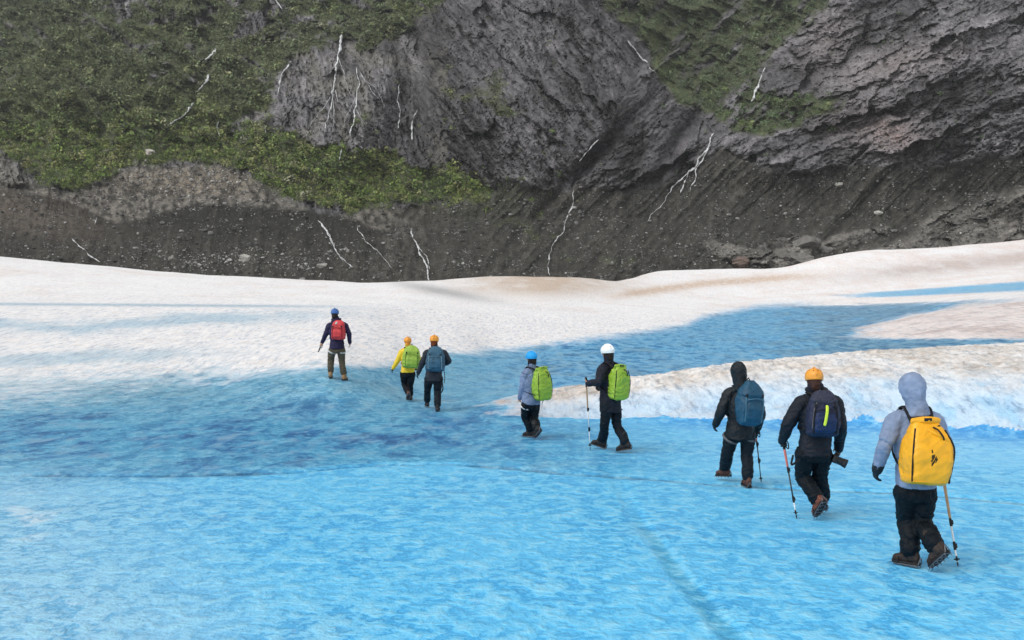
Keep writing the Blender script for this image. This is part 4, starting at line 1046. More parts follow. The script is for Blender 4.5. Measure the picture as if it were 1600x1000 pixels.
    # --- helmet
    if P.get('helmet'):
        hc = head + hu * .022 * s - hf * .008 * s; s0 = s; s = s * .93
        th = np.linspace(0, math.pi / 2 - .04, 9)
        rows = [(hc - hu * .040 * s - hf * .006, .103, .126, 0), (hc - hu * .022 * s, .108, .132, 0)] + [(hc + hu * .104 * s * math.sin(q), .111 * math.cos(q) ** .78, .136 * math.cos(q) ** .78, q) for q in th]
        shell = loft([q[0] for q in rows], [hrr * q[1] * s for q in rows], [hf * q[2] * s for q in rows], True, 28)
        he = raw_obj('helmet', [shell], P['helmet'], base, body)
        rim = [hc - hu * .038 * s + (hrr * math.cos(q) * .104 + hf * math.sin(q) * .128) * s for q in np.linspace(0, 2 * math.pi, 25)]
        raw_obj('rim', [tube(rim, .0050 * s, 50, 8, hu, 1, False)], P.get('rim', P['helmet']), base, he)
        for q in (-52, -18, 18, 52):
            a_ = math.radians(q); e = .62
            nv = unit(hrr * math.sin(a_) * math.cos(e) * 1.1 - hf * math.cos(a_) * math.cos(e) * 1.1 + hu * math.sin(e))
            cv2 = hc + (hrr * math.sin(a_) * .108 * math.cos(e) - hf * math.cos(a_) * .135 * math.cos(e)) * s + hu * .108 * s * math.sin(e)
            tv = unit(np.cross(nv, hu)); bv = np.cross(nv, tv)
            raw_obj('vent', [ball(cv2, tv * .008 * s, bv * .013 * s, nv * .004 * s, 12, 6)], P.get('vent', RUB), base, he)
        rid = [hc + hu * (.112 * math.sin(q)) * s + hf * (-.140 * math.cos(q)) * s for q in np.linspace(.15, math.pi - .15, 12)]
        raw_obj('ridge', [tube(rid, .011 * s, 24, 8, hrr, 1.0)], P['helmet'], base, he)
        for e in (-1, 1):
            raw_obj('chin_strap', [tube([hc + hrr * e * .100 * s - hf * .03 * s, head + hrr * e * .086 * s - hu * .03 * s, head + hrr * e * .06 * s - hu * .105 * s + hf * .03 * s], .009 * s, 11, 6, hrr, .4)], WEB, base, he)
        s = s0
    # --- climbing harness: waist belt and leg loops show below the jacket
    if P.get('loop'):
        for k in P.get('loops', 'LR'):
            d = unit(j['kn' + k] - j['hip' + k]); c0 = lerp(j['hip' + k], j['kn' + k], P.get('loop_t', .36)); u_ = unit(np.cross(d, fwd)); v_ = np.cross(d, u_)
            ring = [c0 + (u_ * math.cos(q) + v_ * math.sin(q)) * .110 * s + d * (.03 * math.sin(q * 1.0 + 1)) * s for q in np.linspace(0, 2 * math.pi, 19)]
            raw_obj('leg_loop', [tube(ring, .018 * s, 40, 8, d, 1.0, False) if False else tube(ring, .019 * s, 40, 8, unit(np.cross(d, fwd) + fwd * .6), .55, False)], P['loop'], base, body)
    for pts, r_, m_ in P.get('cords', []):
        raw_obj('harness_strap', [tube([W(q[0], q[1], Y + q[2]) for q in pts], r_, 15, 8)], m_, base, body)
    P.update(dict(J=j, base=base, fwdv=fwd, rgtv=rgt, sh=sh, hips=hips, body=body, neckp=neck))
    return body

# ------------------------------------------------------------------ things they carry
def build_pack(P, K):
    Y = P['Y']; s = P['s']; fwd, UP = P['fwdv'], np.array([0, 0, 1.0])
    b, tp = W(K['bot'][0], K['bot'][1], Y + K['bot'][2]), W(K['top'][0], K['top'][1], Y + K['top'][2])
    up = unit(tp - b); yw = math.radians(K.get('yaw', P['yaw'])); r0 = np.array([math.cos(yw), math.sin(yw), 0]); rt = unit(r0 - up * (r0 @ up)); bk = np.cross(rt, up)     # bk points out of the back, towards the camera
    if bk[1] > 0: bk = -bk
    H = np.linalg.norm(tp - b); sc_ = Y / FPX
    st = K['prof']     # (t, half width px, half depth m, shift px)
    ts = np.array([q[0] for q in st]); N_ = 26; tt = np.linspace(ts[0], ts[-1], N_)
    hw = np.interp(tt, ts, [q[1] for q in st]) * sc_; hd = np.interp(tt, ts, [q[2] for q in st]); sx = np.interp(tt, ts, [q[3] if len(q) > 3 else 0 for q in st]) * sc_
    end = np.minimum(1, K.get('crisp', .72) + np.minimum(tt - ts[0], ts[-1] - tt) * 5)
    cs = [b + up * H * q + rt * x for q, x in zip(tt, sx)]
    bag_shapes = [loft(cs, [rt * w_ * e for w_, e in zip(hw, end)], [bk * d_ * e for d_, e in zip(hd, end)], True, 32, K.get('pw', 3.2))]
    base = b - bk * 0
    root = bpy.data.objects.new('backpack', None); C.objects.link(root); root.location = base; root.empty_display_size = .1
    tag(root, K['label'], 'backpack', 'backpacks on the hikers')
    bag = fused('bag', bag_shapes, K['mat'], base, root, .011, 5, K.get('fold', .010) * s, K.get('fscale', 7), P['seed'] + 9)
    surf = lambda t_, x_, o_=0.0: b + up * H * t_ + rt * (np.interp(t_, tt, sx) + x_ * np.interp(t_, tt, hw)) + bk * (np.interp(t_, tt, hd) * (max(0, 1 - abs(x_) ** K.get('pw', 3.2))) ** (1 / K.get('pw', 3.2)) + o_)
    if K['kind'] == 'dry':
        a0, a1 = K.get('roll', ((-.8, 1.0), (.8, 1.02)))
        p0, p1 = b + up * H * a0[1] + rt * (sx[-1] + a0[0] * hw[-1]), b + up * H * a1[1] + rt * (sx[-1] + a1[0] * hw[-1])
        dr = unit(p1 - p0)
        fused('roll_top', [tube([p0 + bk * .012, (p0 + p1) / 2 + bk * .03 + up * .008, p1 + bk * .012], np.array([.028, .034, .028]) * s, 13, 14), tube([p0 - up * .03, p1 - up * .03], .022 * s, 9, 12)], K['mat'], base, root, .008, 2, .004, 20, 2)
        raw_obj('buckle', [boxy((p0 + p1) / 2 + bk * .052 * s + up * .012, dr * .036 * s, bk * .010 * s, up * .014 * s)], RUB, base, root)
        raw_obj('stiffener', [tube([p0 - up * .045 * s + bk * .045 * s, (p0 + p1) / 2 - up * .060 * s + bk * .055 * s, p1 - up * .045 * s + bk * .045 * s], .0075 * s, 11, 8)], WEB, base, root)
        for e in (-1, 1):
            raw_obj('compression_strap', [tube([surf(q, e * .92, .006) for q in (.06, .3, .6, .86)], .009 * s, 13, 6, bk, .4)], WEB if e < 0 else K.get('strap_mat', WEB), base, root)
        raw_obj('seam', [tube([surf(.05, x_, .003) for x_ in np.linspace(-.95, .95, 9)], .004, 17, 6)], K.get('seam', K['mat']), base, root)
        # diagonal fold running down from the roll
        raw_fold = [tube([surf(.93, -.55, -.012), surf(.82, .05, -.004), surf(.74, .55, -.006), surf(.62, .9, -.015)], np.array([.012, .020, .018, .010]) * s, 15, 10)]
        fused('fold', raw_fold, K['mat'], base, root, .007, 2)
        raw_obj('handle', [tube([surf(.90, .25, .0), surf(.86, .34, .035), surf(.76, .44, .022), surf(.72, .46, .0)], .008 * s, 13, 6)], WEB, base, root)
    else:
        lt = K.get('lid_t', .82)
        lid = [loft([b + up * H * q + rt * np.interp(min(q, 1), tt, sx) + bk * .012 for q in (lt - .10, lt, lt + .10, 1.0, 1.05)], [rt * np.interp(min(q, 1), tt, hw) * e for q, e in ((lt - .1, .80), (lt, 1.04), (lt + .1, 1.05), (1.0, .98), (1.05, .6))], [bk * np.interp(min(q, 1), tt, hd) * e for q, e in ((lt - .1, .9), (lt, 1.12), (lt + .1, 1.1), (1.0, .95), (1.05, .6))], True, 28, 3)]
        fused('lid', lid, K.get('lid_mat', K['mat']), base, root, .010, 3, .008 * s, 10, 5)
        pk = [loft([b + up * H * q + rt * np.interp(q, tt, sx) + bk * np.interp(q, tt, hd) * .72 for q in (.10, .16, .40, .54, .60)], [rt * np.interp(.3, tt, hw) * e for e in (.5, .68, .72, .66, .45)], [bk * e for e in (.035, .062, .068, .055, .03)], True, 24, 3)]
        po = fused('pocket', pk, K.get('pocket_mat', K['mat']), base, root, .010, 3, .006 * s, 12, 6)
        raw_obj('zip', [tube([surf(.60, -.62, .028), surf(.635, 0, .04), surf(.60, .62, .028)], .005, 13, 6)], K.get('trim', WEB), base, po)
        for e in (-1, 1):
            raw_obj('side_strap', [tube([surf(q, e * .70, .008) for q in (.10, .35, .60, .84)], .010 * s, 13, 6, bk, .4)], K.get('trim', WEB), base, root)
            raw_obj('buckle', [boxy(surf(.70, e * .70, .016), rt * .014, bk * .008, up * .020)], RUB, base, root)
        raw_obj('haul_loop', [tube([b + up * H * 1.0 + rt * -.03 - bk * .06, b + up * (H * 1.0 + .06) - bk * .06, b + up * H * 1.0 + rt * .03 - bk * .06], .008, 11, 6)], WEB, base, root)
    for nm, ps, r_, m_, fl in K.get('extra', []):
        raw_obj(nm, [tube([surf(*q) for q in ps], r_, 4 * len(ps) + 1, 8, bk, fl)], m_, base, root)
    # harness of the pack: two straps over the shoulders, back under the arms
    Jp = P['J']
    for e, k in ((-1, 'L'), (1, 'R')):
        shp = Jp['sh' + k]; mid = lerp(P['sh'], shp, .60)
        pts = [b + up * H * .80 + rt * e * .07 * s - bk * .02 + rt * np.interp(.8, tt, sx), b + up * H * K.get('strap_t', .93) + rt * e * .085 * s - bk * .07 * s + rt * np.interp(.9, tt, sx), mid + UP * .098 * s - fwd * .045 * s, mid + UP * .092 * s + fwd * .04 * s, mid - UP * .06 * s + fwd * .152 * s,
               lerp(mid, P['hips'], .38) + P['rgtv'] * e * .05 * s + fwd * .16 * s, lerp(shp, Jp['hip' + k], .55) + P['rgtv'] * e * .055 * s + fwd * .02 * s, b + up * H * .16 + rt * e * np.interp(.16, tt, hw) * .9 - bk * .02]
        raw_obj('shoulder_strap', [tube(pts, np.array([.026, .030, .034, .034, .030, .024, .014, .012]) * s, 43, 10, -fwd * .7 + UP * .7, .32)], K.get('strap_mat', WEB), base, root)
    K['surf'] = surf; K['root'] = root; K['basev'] = base; K['ax'] = (rt, bk, up)
    return root

def build_pole(label, top, tip, mats, grip_len=.13, joints=(.42, .72), cork=.0, r=.0085):
    """trekking pole: grip, wrist strap, shaft sections, clamps, basket and tip"""
    ax = unit(tip - top); L = np.linalg.norm(tip - top); base = tip.copy()
    root = bpy.data.objects.new('trekking_pole', None); C.objects.link(root); root.location = base; root.empty_display_size = .1
    tag(root, label, 'trekking pole', 'trekking poles')
    sd = unit(np.cross(ax, [.3, .9, .1]))
    at = lambda q: top + ax * L * q
    raw_obj('grip', [tube([top - ax * .012, top + ax * .02, top + ax * grip_len * .5, top + ax * grip_len], [.019, .017, .0145, .0155], 13, 12)], mats['grip'], base, root)
    if cork: raw_obj('grip_sleeve', [tube([top + ax * grip_len, at(cork)], [.0145, .0125], 5, 12)], mats['sleeve'], base, root)
    cuts = [grip_len / L * .9, *joints, .955]
    for i in range(3):
        raw_obj('shaft', [tube([at(cuts[i]), at(cuts[i + 1])], r * (1.0, .86, .74)[i], 3, 10, round_ends=False)], mats['shaft'][i], base, root)
    for q in joints:
        raw_obj('clamp', [tube([at(q) - ax * .03, at(q) + ax * .03], [.0125, .0135], 5, 10), boxy(at(q) + sd * .014, sd * .009, np.cross(ax, sd) * .007, ax * .02)], RUB, base, root)
    raw_obj('basket', [loft([at(.925) + ax * q for q in (-.004, .0, .004)], [sd * q for q in (.022, .030, .022)], [np.cross(ax, sd) * q for q in (.022, .030, .022)], True, 16), tube([at(.90), at(.935)], [.009, .011], 3, 8)], RUB, base, root)
    raw_obj('tip', [tube([at(.93), at(.975), at(.998)], [.0085, .0065, .003], 5, 8, round_ends=False)], mats.get('tip', RUB), base, root)
    stp = [top + ax * .01 + sd * .015, top + ax * .06 + sd * .05, top + ax * .13 + sd * .045, top + ax * .10 + sd * .015]
    raw_obj('wrist_strap', [tube(stp, .007, 15, 6)], WEB, base, root)
    return root

# ------------------------------------------------------------------ the eight hikers
GREYJ = cloth('lilac_grey_shell', (.215, .275, .40), .75, .25, var=.16)
NAVYJ = cloth('navy_black_shell', (.0095, .012, .019), .55, .22)
BLACKJ = cloth('black_rain_shell', (.0095, .0135, .0175), .45, .22)
INKJ = cloth('ink_softshell', (.011, .013, .022), .65, .22)
STEELJ = cloth('grey_blue_shell', (.17, .225, .35), .75, .25)
SLATEJ = cloth('slate_shell', (.020, .026, .036), .7, .3)
YELLOWJ = cloth('yellow_rain_shell', (.80, .56, .03), .5, .35, var=.14)
PURPJ = cloth('purple_navy_shell', (.022, .018, .055), .7, .25)
PANT = cloth('black_rain_trousers', (.005, .0085, .0125), .5, .13, var=.15)
PANT2 = cloth('charcoal_trousers', (.0085, .0125, .0175), .55, .13, var=.15)
PANT3 = cloth('blue_black_trousers', (.009, .013, .018), .6, .13, var=.15)
OLIVE = cloth('olive_brown_trousers', (.088, .072, .048), .7, .25)
ORANGEH = hard('orange_helmet_shell', (.82, .33, .035), .35, .45)
WHITEH = hard('white_helmet_shell', (.85, .85, .84), .35, .45)
CYANH = cloth('bright_blue_hat', (.02, .34, .75), .6, .3, var=.12)
BLUEH = hard('blue_helmet_shell', (.06, .16, .42), .4, .4)
HAIRR = cloth('red_brown_hair', (.055, .020, .012), .6, .3)
HAIRB = cloth('dark_brown_hair', (.016, .010, .008), .6, .3)
RUSTS = cloth('rust_headband', (.16, .045, .018), .8, .2)
DKS = cloth('dark_scarf', (.018, .016, .026), .8, .2)
YEL = cloth('yellow_drybag_vinyl', (.86, .40, .010), .38, .45, var=.10, scale=9)
LIME = cloth('lime_drybag_vinyl', (.27, .43, .035), .40, .45, var=.12, scale=9)
LIME2 = cloth('lime_pack_cover', (.30, .46, .06), .5, .4, var=.2, scale=14)
BLUEP = cloth('petrol_blue_pack', (.007, .064, .120), .5, .4, var=.2)
NAVYP = cloth('navy_pack', (.014, .019, .050), .6, .35, var=.25)
NAVYP2 = cloth('deep_blue_pack_pocket', (.009, .022, .075), .55, .35, var=.25)
TEALP = cloth('teal_grey_pack', (.035, .105, .165), .6, .3, var=.3)
REDP = cloth('red_pack', (.58, .050, .055), .55, .35, var=.22)
NEON = cloth('neon_yellow_zip', (.62, .80, .06), .6, .3, var=.06)
CORK = cloth('cork_grip', (.52, .33, .19), .8, .2, var=.1)
WSHAFT = hard('white_pole_shaft', (.78, .78, .77), .3, .5)
DSHAFT = hard('dark_pole_shaft', (.03, .032, .036), .35, .5)
RSHAFT = hard('red_pole_band', (.60, .15, .12), .35, .5)
GSHAFT = hard('grey_pole_shaft', (.20, .21, .23), .35, .5)
LEATHER2 = cloth('reddish_leather', (.14, .040, .022), .5, .4)
BROWNB = cloth('dark_brown_leather', (.030, .018, .014), .55, .35)
BLACKB = cloth('black_boot_leather', (.013, .012, .013), .55, .35)
TANB = cloth('tan_leather', (.34, .21, .10), .7, .2)
DRYP = [(0, 25, .10), (.08, 29, .13), (.3, 31, .155), (.6, 29, .15), (.85, 22, .10), (.97, 17, .045)]

hikers = []
# nearest hiker: pale hood, yellow dry bag
H1 = dict(fold=.0065, label='nearest hiker in a pale lilac grey hooded jacket and black trousers, walking away', Y=9.05, s=1.0, yaw=10, head_yaw=28, head_pitch=4, seed=1, jacket=GREYJ, pants=PANT, hood=True, cuff_mat=BLACK, bag=1.12, hem_drop=-.02, sleeve=1.10, vox=.007, boot_mat=BROWNB,
  j=dict(head=(1424, 609), neck=(1427, 634), shL=(1400, 654, .02), shR=(1458, 655, .0), elL=(1383, 694, -.06), wrL=(1371.5, 731, .05), elR=(1479, 702, .08), wrR=(1478, 734, .30),
         hipL=(1415, 764), hipR=(1447, 764), knL=(1416, 812, .10), knR=(1441, 816, .02)),
  footL=dict(px=1422, dy=-.02, yaw=38, pitch=2), footR=dict(px=1460, dy=-.22, yaw=24, pitch=44), handL=dict(curl=34), handR=dict(grip=(1472, 741, .36)))
H2_boot = LEATHER2
# second: orange helmet, camera in hand
H2 = dict(label='hiker in orange helmet and black jacket holding a camera low in the right hand', Y=11.0, s=.98, yaw=4, head_yaw=-6, head_pitch=10, seed=2, jacket=NAVYJ, pants=PANT, helmet=ORANGEH, hair=HAIRR, scarf=DKS, hem_drop=.04, boot_mat=H2_boot, bag=1.1, sleeve=1.12, vox=.007, loop=None, stowed_hood=True,
  j=dict(head=(1272, 592), neck=(1277, 609), shL=(1254, 627, .0), shR=(1304, 627, .0), elL=(1231, 664, .02), wrL=(1223, 687, .16), elR=(1313, 668, -.08), wrR=(1311, 699, .08),
         hipL=(1258, 706), hipR=(1286, 706), knL=(1255, 744, .10), knR=(1281, 745, .12)),
  footL=dict(px=1275, dy=-.05, yaw=20, pitch=52), footR=dict(px=1286, dy=.22, yaw=-8, pitch=22), handL=dict(grip=(1224, 692, .20)), handR=dict(curl=48), gloveR=False,
  cords=[(((1249, 718, -.10), (1237, 726, -.14), (1239, 712, -.12)), .012, WEB)])
# third: black hood, petrol pack
H3 = dict(label='hiker in a black hooded rain jacket, hood up, lifting the left brown boot', Y=12.95, s=.94, yaw=12, head_yaw=10, head_pitch=6, seed=3, jacket=BLACKJ, pants=PANT2, hood=True, bag=1.05, hem_drop=.07, sleeve=1.15, loop=GREYLOOP, loop_t=.20,
  j=dict(head=(1154, 583), neck=(1155.5, 600), shL=(1141, 614, .02), shR=(1177, 613, -.02), elL=(1127, 643, -.03), wrL=(1119, 661, .08), elR=(1188, 645, .02), wrR=(1184, 668, .22),
         hipL=(1143, 678), hipR=(1168, 678), knL=(1136, 710, .12), knR=(1167, 712, .02)),
  footL=dict(px=1132.5, dy=.42, yaw=36, pitch=6, lift=.03), footR=dict(px=1168, dy=-.06, yaw=6, pitch=0), handL=dict(curl=36), handR=dict(grip=(1181, 674, .26)))
# fourth: white helmet, side on
H4 = dict(label='hiker in white helmet and dark jacket striding left with a pole held in front', Y=15.9, s=1.0, yaw=48, head_yaw=40, head_pitch=4, seed=4, jacket=INKJ, pants=PANT3, helmet=WHITEH, hair=HAIRB, scarf=DKS, hem_drop=.14, bag=.95, loop=GREYLOOP, loop_t=.22, loops='R', boot_mat=BLACKB, sleeve=1.12,
  j=dict(head=(949, 550), neck=(950.5, 563), shL=(942, 577, -.10), shR=(960, 575, .14), elL=(936, 597, -.22), wrL=(921, 599, -.10), elR=(958, 598, .30), wrR=(944, 604, .42),
         hipL=(948, 631, -.08), hipR=(959, 631, .08), knL=(944.5, 662, -.02), knR=(964, 665, .06)),
  footL=dict(px=941.5, dy=.35, yaw=66, pitch=-14), footR=dict(px=976.5, dy=-.06, yaw=62, pitch=12), handL=dict(grip=(917.3, 598.5, -.06)), handR=dict(curl=50), gloveL=False)
# fifth: bright blue hat, lime bag
H5 = dict(label='hiker in bright blue headgear and pale grey blue jacket, lime bag on the back', Y=17.6, s=.90, yaw=38, head_yaw=48, head_pitch=2, seed=5, jacket=STEELJ, pants=PANT, helmet=CYANH, rim=CYANH, vent=CYANH, hair=HAIRB, scarf=DKS, hem_drop=.0, bag=1.05, loop=LOOP, loop_t=.12, loops='L', boot_mat=BLACKB, sleeve=1.12,
  j=dict(head=(830, 559), neck=(830.5, 570), shL=(821.5, 582, -.06), shR=(840, 580, .08), elL=(817, 605, -.06), wrL=(812.8, 620, .05), elR=(846, 603, .15), wrR=(840, 620, .26),
         hipL=(822, 632, -.06), hipR=(836, 632, .06), knL=(821, 653, .10), knR=(834, 654, .06)),
  footL=dict(px=829, dy=.10, yaw=60, pitch=0), footR=dict(px=838, dy=-.25, yaw=35, pitch=40), handL=dict(curl=30), handR=dict(curl=40), gloveL=False,
  cords=[(((848, 627, -.16), (846, 638, -.20), (842, 648, -.18)), .008, LOOP)])
# sixth and seventh: the pair
H6 = dict(label='taller hiker of the pair, orange helmet and slate jacket, walking on the right', Y=21.95, s=1.0, yaw=0, head_yaw=-4, head_pitch=6, seed=6, jacket=SLATEJ, pants=PANT2, helmet=ORANGEH, hair=RUSTS, scarf=DKS, hem_drop=.06, bag=.95, boot_mat=BLACKB, sleeve=1.1,
  j=dict(head=(678.5, 532), neck=(678.8, 541), shL=(668, 551), shR=(692, 551), elL=(660, 567, .0), wrL=(654, 581, .06), elR=(700.5, 564, .02), wrR=(696, 568, .28),
         hipL=(670, 591), hipR=(685, 591), knL=(668, 609, .12), knR=(683.5, 612, .02)),
  footL=dict(px=667.5, dy=.75, yaw=8, pitch=0, lift=.02), footR=dict(px=683.5, dy=-.1, yaw=0, pitch=0), handL=dict(curl=30), handR=dict(curl=60),
  cords=[(((691, 597, -.16), (692, 608, -.2), (689, 614, -.16)), .014, WEB), (((693, 572, -.05), (695, 590, -.1), (694, 598, -.1)), .008, WEB)])
H7 = dict(label='shorter hiker of the pair, yellow jacket and orange helmet, walking on the left', Y=24.1, s=.92, yaw=14, head_yaw=10, head_pitch=8, seed=7, jacket=YELLOWJ, pants=PANT, helmet=ORANGEH, hair=cloth('orange_hood_lining', (.66, .26, .05), .7, .2), scarf=YELLOWJ, hem_drop=-.02, bag=1.0, boot_mat=LEATHER, sleeve=1.12,
  j=dict(head=(637, 533.5), neck=(637.3, 541), shL=(629.3, 549), shR=(648.5, 549), elL=(621.5, 563, .0), wrL=(615, 574, .05), elR=(655, 563, .1), wrR=(652, 573, .25),
         hipL=(631, 583), hipR=(643, 583), knL=(632, 601, .12), knR=(641, 602, .05)),
  footL=dict(px=637.5, dy=-.15, yaw=15, pitch=40), footR=dict(px=641.5, dy=.2, yaw=5, pitch=0), handL=dict(curl=26), handR=dict(curl=40))
# leader
H8 = dict(label='lone leading hiker farthest away in blue helmet and olive brown trousers', Y=24.9, s=1.0, yaw=-4, head_yaw=-6, head_pitch=8, seed=8, jacket=PURPJ, pants=OLIVE, helmet=BLUEH, hair=HAIRB, scarf=DKS, hem_drop=.0, bag=1.05, hem=.16, boot_mat=TANB, loop=LOOP, loop_t=.22, sleeve=1.05, stowed_hood=True,
  j=dict(head=(523.3, 489.5), neck=(525, 499), shL=(515.5, 508), shR=(537.5, 507.5), elL=(508.8, 523), wrL=(503.8, 534, .08), elR=(545, 521), wrR=(546.5, 534, .06),
         hipL=(520, 545), hipR=(533, 545), knL=(517.2, 562, .06), knR=(534, 562, .06)),
  footL=dict(px=516.5, dy=.05, yaw=10, pitch=0), footR=dict(px=537.5, dy=.05, yaw=-14, pitch=0), handL=dict(grip=(501.8, 538.5, .10)), handR=dict(curl=30), gloveL=False, gloveR=False)

PY = {id(H1): ((1472, 735, .37), (1497, 889, -.05)), id(H2): ((1222.5, 684, .21), (1245, 803, .0)), id(H3): ((1180, 668, .27), (1189.5, 741, .25)),
      id(H4): ((915.6, 592, -.05), (922.3, 701.5, .2)), id(H8): ((502.3, 536, .11), (497.2, 550.5, .05))}
for h in (H1, H2, H3, H4, H8):
    p0, p1 = PY[id(h)]
    a_, b_ = W(p0[0], p0[1], h['Y'] + p0[2]), W(p1[0], p1[1], h['Y'] + p1[2])
    if h is not H8: b_[2] = float(ice_height(b_[0], b_[1])) + .004
    h['pole'] = (a_, b_); h['pole_axis'] = a_ - b_
    hand = 'handL' if 'grip' in h['handL'] else 'handR'
    g = h[hand]['grip']
for h in (H1, H2, H3, H4, H5, H6, H7, H8):
    build_person(h)

# packs
K1 = dict(kind='dry', label='bright yellow roll top dry bag with black scrawled mark, on the nearest hiker', mat=YEL, yaw=6, bot=(1443.5, 756, -.26), top=(1446, 657, -.22),
          crisp=.93, pw=4.5, prof=[(0, 30, .10), (.03, 31, .13), (.20, 33, .155, .5), (.42, 35.2, .165, 1.5), (.58, 35.2, .155, 3.2), (.72, 32, .125, 3.6), (.86, 26, .08, 2), (.94, 22, .05, 0), (1.0, 20, .03, -.5)], roll=((-1.0, .985), (.95, 1.01)), fold=.008, fscale=5, strap_t=.95)
build_pack(H1, K1)
sf = K1['surf']
mk = [[(.52, -.13, .004), (.47, -.10, .004), (.44, -.06, .004)], [(.49, -.04, .004), (.43, -.08, .004), (.38, -.16, .004)], [(.45, .03, .004), (.40, -.01, .004), (.34, -.12, .004)], [(.42, .08, .004), (.36, .03, .004)],
      [(.38, -.02, .004), (.33, -.10, .004), (.31, -.12, .004)], [(.55, -.17, .004), (.50, -.15, .004), (.43, -.14, .004)]]
INKM = hard('black_print', (.03, .022, .01), .6, .2)
raw_obj('logo', [tube([sf(*q) for q in m_], .0065, 9, 6, K1['ax'][1], .35) for m_ in mk], INKM, K1['basev'], K1['root'])
K2 = dict(kind='hike', label='navy daypack with a neon yellow zip strip, on the hiker with the camera', mat=NAVYP, pocket_mat=NAVYP2, lid_mat=cloth('grey_navy_lid', (.028, .032, .055), .65, .3, var=.3), yaw=-2, bot=(1285, 683, -.22), top=(1286, 613, -.19),
          prof=[(0, 20, .07), (.06, 24, .10), (.3, 25, .14), (.6, 23, .13), (.85, 19, .09), (1.0, 13, .05)], fold=.012, fscale=9,
          extra=[('zip_strip', [(.70, .02, .045), (.60, -.02, .055), (.42, -.10, .06), (.30, -.16, .055)], .016, NEON, .35), ('piping', [(.9, -.5, .01), (.6, -.75, .01), (.2, -.8, .01)], .006, GREYLOOP, .6)])
build_pack(H2, K2)
K3 = dict(kind='hike', label='petrol blue pack with rounded lid, on the hiker with black hood up', mat=BLUEP, yaw=14, bot=(1170, 665, -.24), top=(1172.5, 598, -.20), lid_t=.72,
          prof=[(0, 17, .08), (.06, 19, .11), (.35, 20, .15), (.62, 20.5, .15), (.85, 16, .11), (1.0, 9, .06)], fold=.010, fscale=7, trim=cloth('light_blue_trim', (.07, .17, .24), .6, .3),
          lid_mat=BLUEP)
build_pack(H3, K3)
K4 = dict(kind='dry', crisp=.90, pw=4, label='lime green roll top dry bag, on the hiker with the white helmet', mat=LIME, yaw=30, bot=(965.5, 623, -.16), top=(968.5, 571, -.20),
          prof=[(0, 12.5, .10), (.05, 14, .12), (.3, 15, .14), (.65, 14.5, .14), (.85, 12, .10), (1.0, 8.5, .045)], roll=((-1, .99), (1, .97)), fold=.014, fscale=7)
build_pack(H4, K4)
K5 = dict(kind='dry', crisp=.90, pw=4, label='lime green dry bag leaning right, on the hiker with blue headgear', mat=LIME, yaw=34, bot=(847.5, 625, -.14), top=(845.5, 575, -.16),
          prof=[(0, 10, .09), (.06, 12.5, .12), (.3, 14, .14), (.6, 13.5, .14), (.85, 11, .10), (1.0, 9.5, .05)], roll=((-1, .98), (1, 1.0)), fold=.013, fscale=7)
build_pack(H5, K5)
K6 = dict(kind='hike', label='teal grey pack with pale straps, on the taller hiker of the pair', mat=TEALP, yaw=0, bot=(680, 580, -.22), top=(681, 543, -.18), lid_t=.80,
          prof=[(0, 13.5, .08), (.08, 15, .11), (.4, 14.5, .14), (.7, 13, .13), (.9, 10, .08), (1.0, 7, .05)], trim=cloth('pale_teal_trim', (.16, .26, .32), .7, .2), fold=.014, fscale=10)
build_pack(H6, K6)
K7 = dict(kind='hike', label='lime green pack, on the shorter hiker in the yellow jacket', mat=LIME2, yaw=10, bot=(642, 575, -.22), top=(643.5, 541.5, -.18), lid_t=.76,
          prof=[(0, 12, .08), (.08, 13.5, .11), (.4, 13.5, .14), (.7, 12.5, .13), (.9, 10, .08), (1.0, 7, .05)], trim=cloth('dark_green_trim', (.09, .19, .02), .7, .2), fold=.016, fscale=10)
build_pack(H7, K7)
K8 = dict(kind='hike', label='red pack with dark straps, on the lone leading hiker', mat=REDP, yaw=-6, bot=(529, 531, -.22), top=(529, 502, -.18), lid_t=.8,
          prof=[(0, 9.5, .08), (.08, 10.5, .11), (.4, 10.5, .14), (.7, 9.8, .13), (.9, 8.5, .09), (1.0, 6.5, .05)], trim=cloth('dark_red_trim', (.16, .012, .018), .7, .2), fold=.014, fscale=10,
          extra=[('patch', [(.93, -.15, .02), (.86, -.2, .03)], .026, LOOP, .5)])
build_pack(H8, K8)

# poles
build_pole('trekking pole with cork sleeve and white lower shaft, beside the nearest hiker', *H1['pole'], dict(grip=RUB, sleeve=CORK, shaft=[CORK, WSHAFT, WSHAFT]), joints=(.55, .79), cork=.50, r=.0105)
build_pole('dark pole with red band and white lower shaft, held by the hiker with camera', *H2['pole'], dict(grip=RUB, sleeve=RSHAFT, shaft=[DSHAFT, DSHAFT, WSHAFT]), joints=(.40, .76), cork=.36, r=.010)
build_pole('all dark trekking pole beside the hiker in the black hood', *H3['pole'], dict(grip=RUB, shaft=[RSHAFT, DSHAFT, DSHAFT]), joints=(.30, .60), r=.0095)
build_pole('trekking pole with long cork grip planted in front of the white helmeted hiker', *H4['pole'], dict(grip=RUB, sleeve=CORK, shaft=[CORK, WSHAFT, WSHAFT]), joints=(.42, .70), cork=.40, r=.0105)
build_pole('short folded grey pole in the left hand of the leading hiker', *H8['pole'], dict(grip=RUB, shaft=[GSHAFT, GSHAFT, GSHAFT]), joints=(.55, .72), r=.012, grip_len=.08)

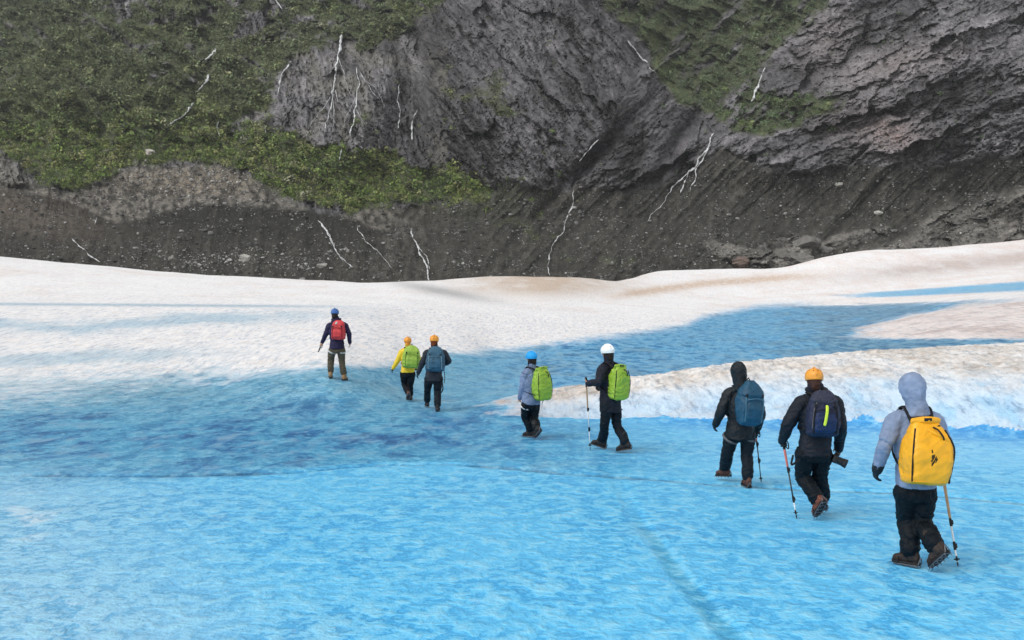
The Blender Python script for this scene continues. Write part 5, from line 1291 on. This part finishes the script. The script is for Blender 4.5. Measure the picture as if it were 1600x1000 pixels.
# camera in the second hiker's hand
cb = W(1304.5, 717, 11.0 - .02); la = unit(np.array([.86, -.25, -.38])); cu = unit(np.array([.3, .1, .95]) - la * (np.array([.3, .1, .95]) @ la)); cw = np.cross(la, cu)
root = bpy.data.objects.new('photo_camera', None); C.objects.link(root); root.location = cb
tag(root, 'black photo camera with a long lens hanging in a hiker\'s right hand', 'camera')
CAMB = hard('black_camera_plastic', (.018, .018, .019), .5, .4)
raw_obj('camera_body', [boxy(cb, cw * .066, cu * .045, la * .028), boxy(cb - cw * .05 + la * .012, cw * .018, cu * .044, la * .03, .3), boxy(cb + cu * .052, cw * .026, cu * .020, la * .026, .3)], CAMB, cb, root)
raw_obj('lens', [tube([cb + la * .02, cb + la * .05, cb + la * .085], [.040, .043, .043], 7, 20)], CAMB, cb, root)
raw_obj('lens_hood', [loft([cb + la * q for q in (.08, .105, .135, .133, .105)], [cu * q for q in (.043, .048, .053, .048, .040)], [cw * q for q in (.043, .048, .053, .048, .040)], True, 22)], hard('lens_hood_plastic', (.026, .026, .028), .55, .35), cb, root)
raw_obj('neck_strap', [tube([cb - cw * .065 + cu * .03, cb - cw * .08 + cu * .10 - la * .03, cb - cw * .02 + cu * .13 - la * .04, cb + cw * .06 + cu * .04], .008, 19, 6, la, .4)], WEB, cb, root)

# ------------------------------------------------------------------ damp valley air
hz = bpy.data.meshes.new('haze'); bm = bmesh.new(); bmesh.ops.create_cube(bm, size=1.0)
for v_ in bm.verts: v_.co = Vector((v_.co.x * 3400, 300 + v_.co.y * 2700, 430 + v_.co.z * 900))
bm.to_mesh(hz); bm.free()
hm = bpy.data.materials.new('damp_air'); hm.use_nodes = True
hn = hm.node_tree.nodes; hn.clear()
vo = hn.new('ShaderNodeVolumePrincipled'); vo.inputs['Color'].default_value = (.93, .95, .97, 1); vo.inputs['Density'].default_value = .00006; vo.inputs['Anisotropy'].default_value = .2
ho = hn.new('ShaderNodeOutputMaterial'); hm.node_tree.links.new(vo.outputs[0], ho.inputs['Volume'])
hz.materials.append(hm)
ho_ = bpy.data.objects.new('haze', hz); C.objects.link(ho_); tag(ho_, 'thin damp haze in the valley air', kind='stuff')
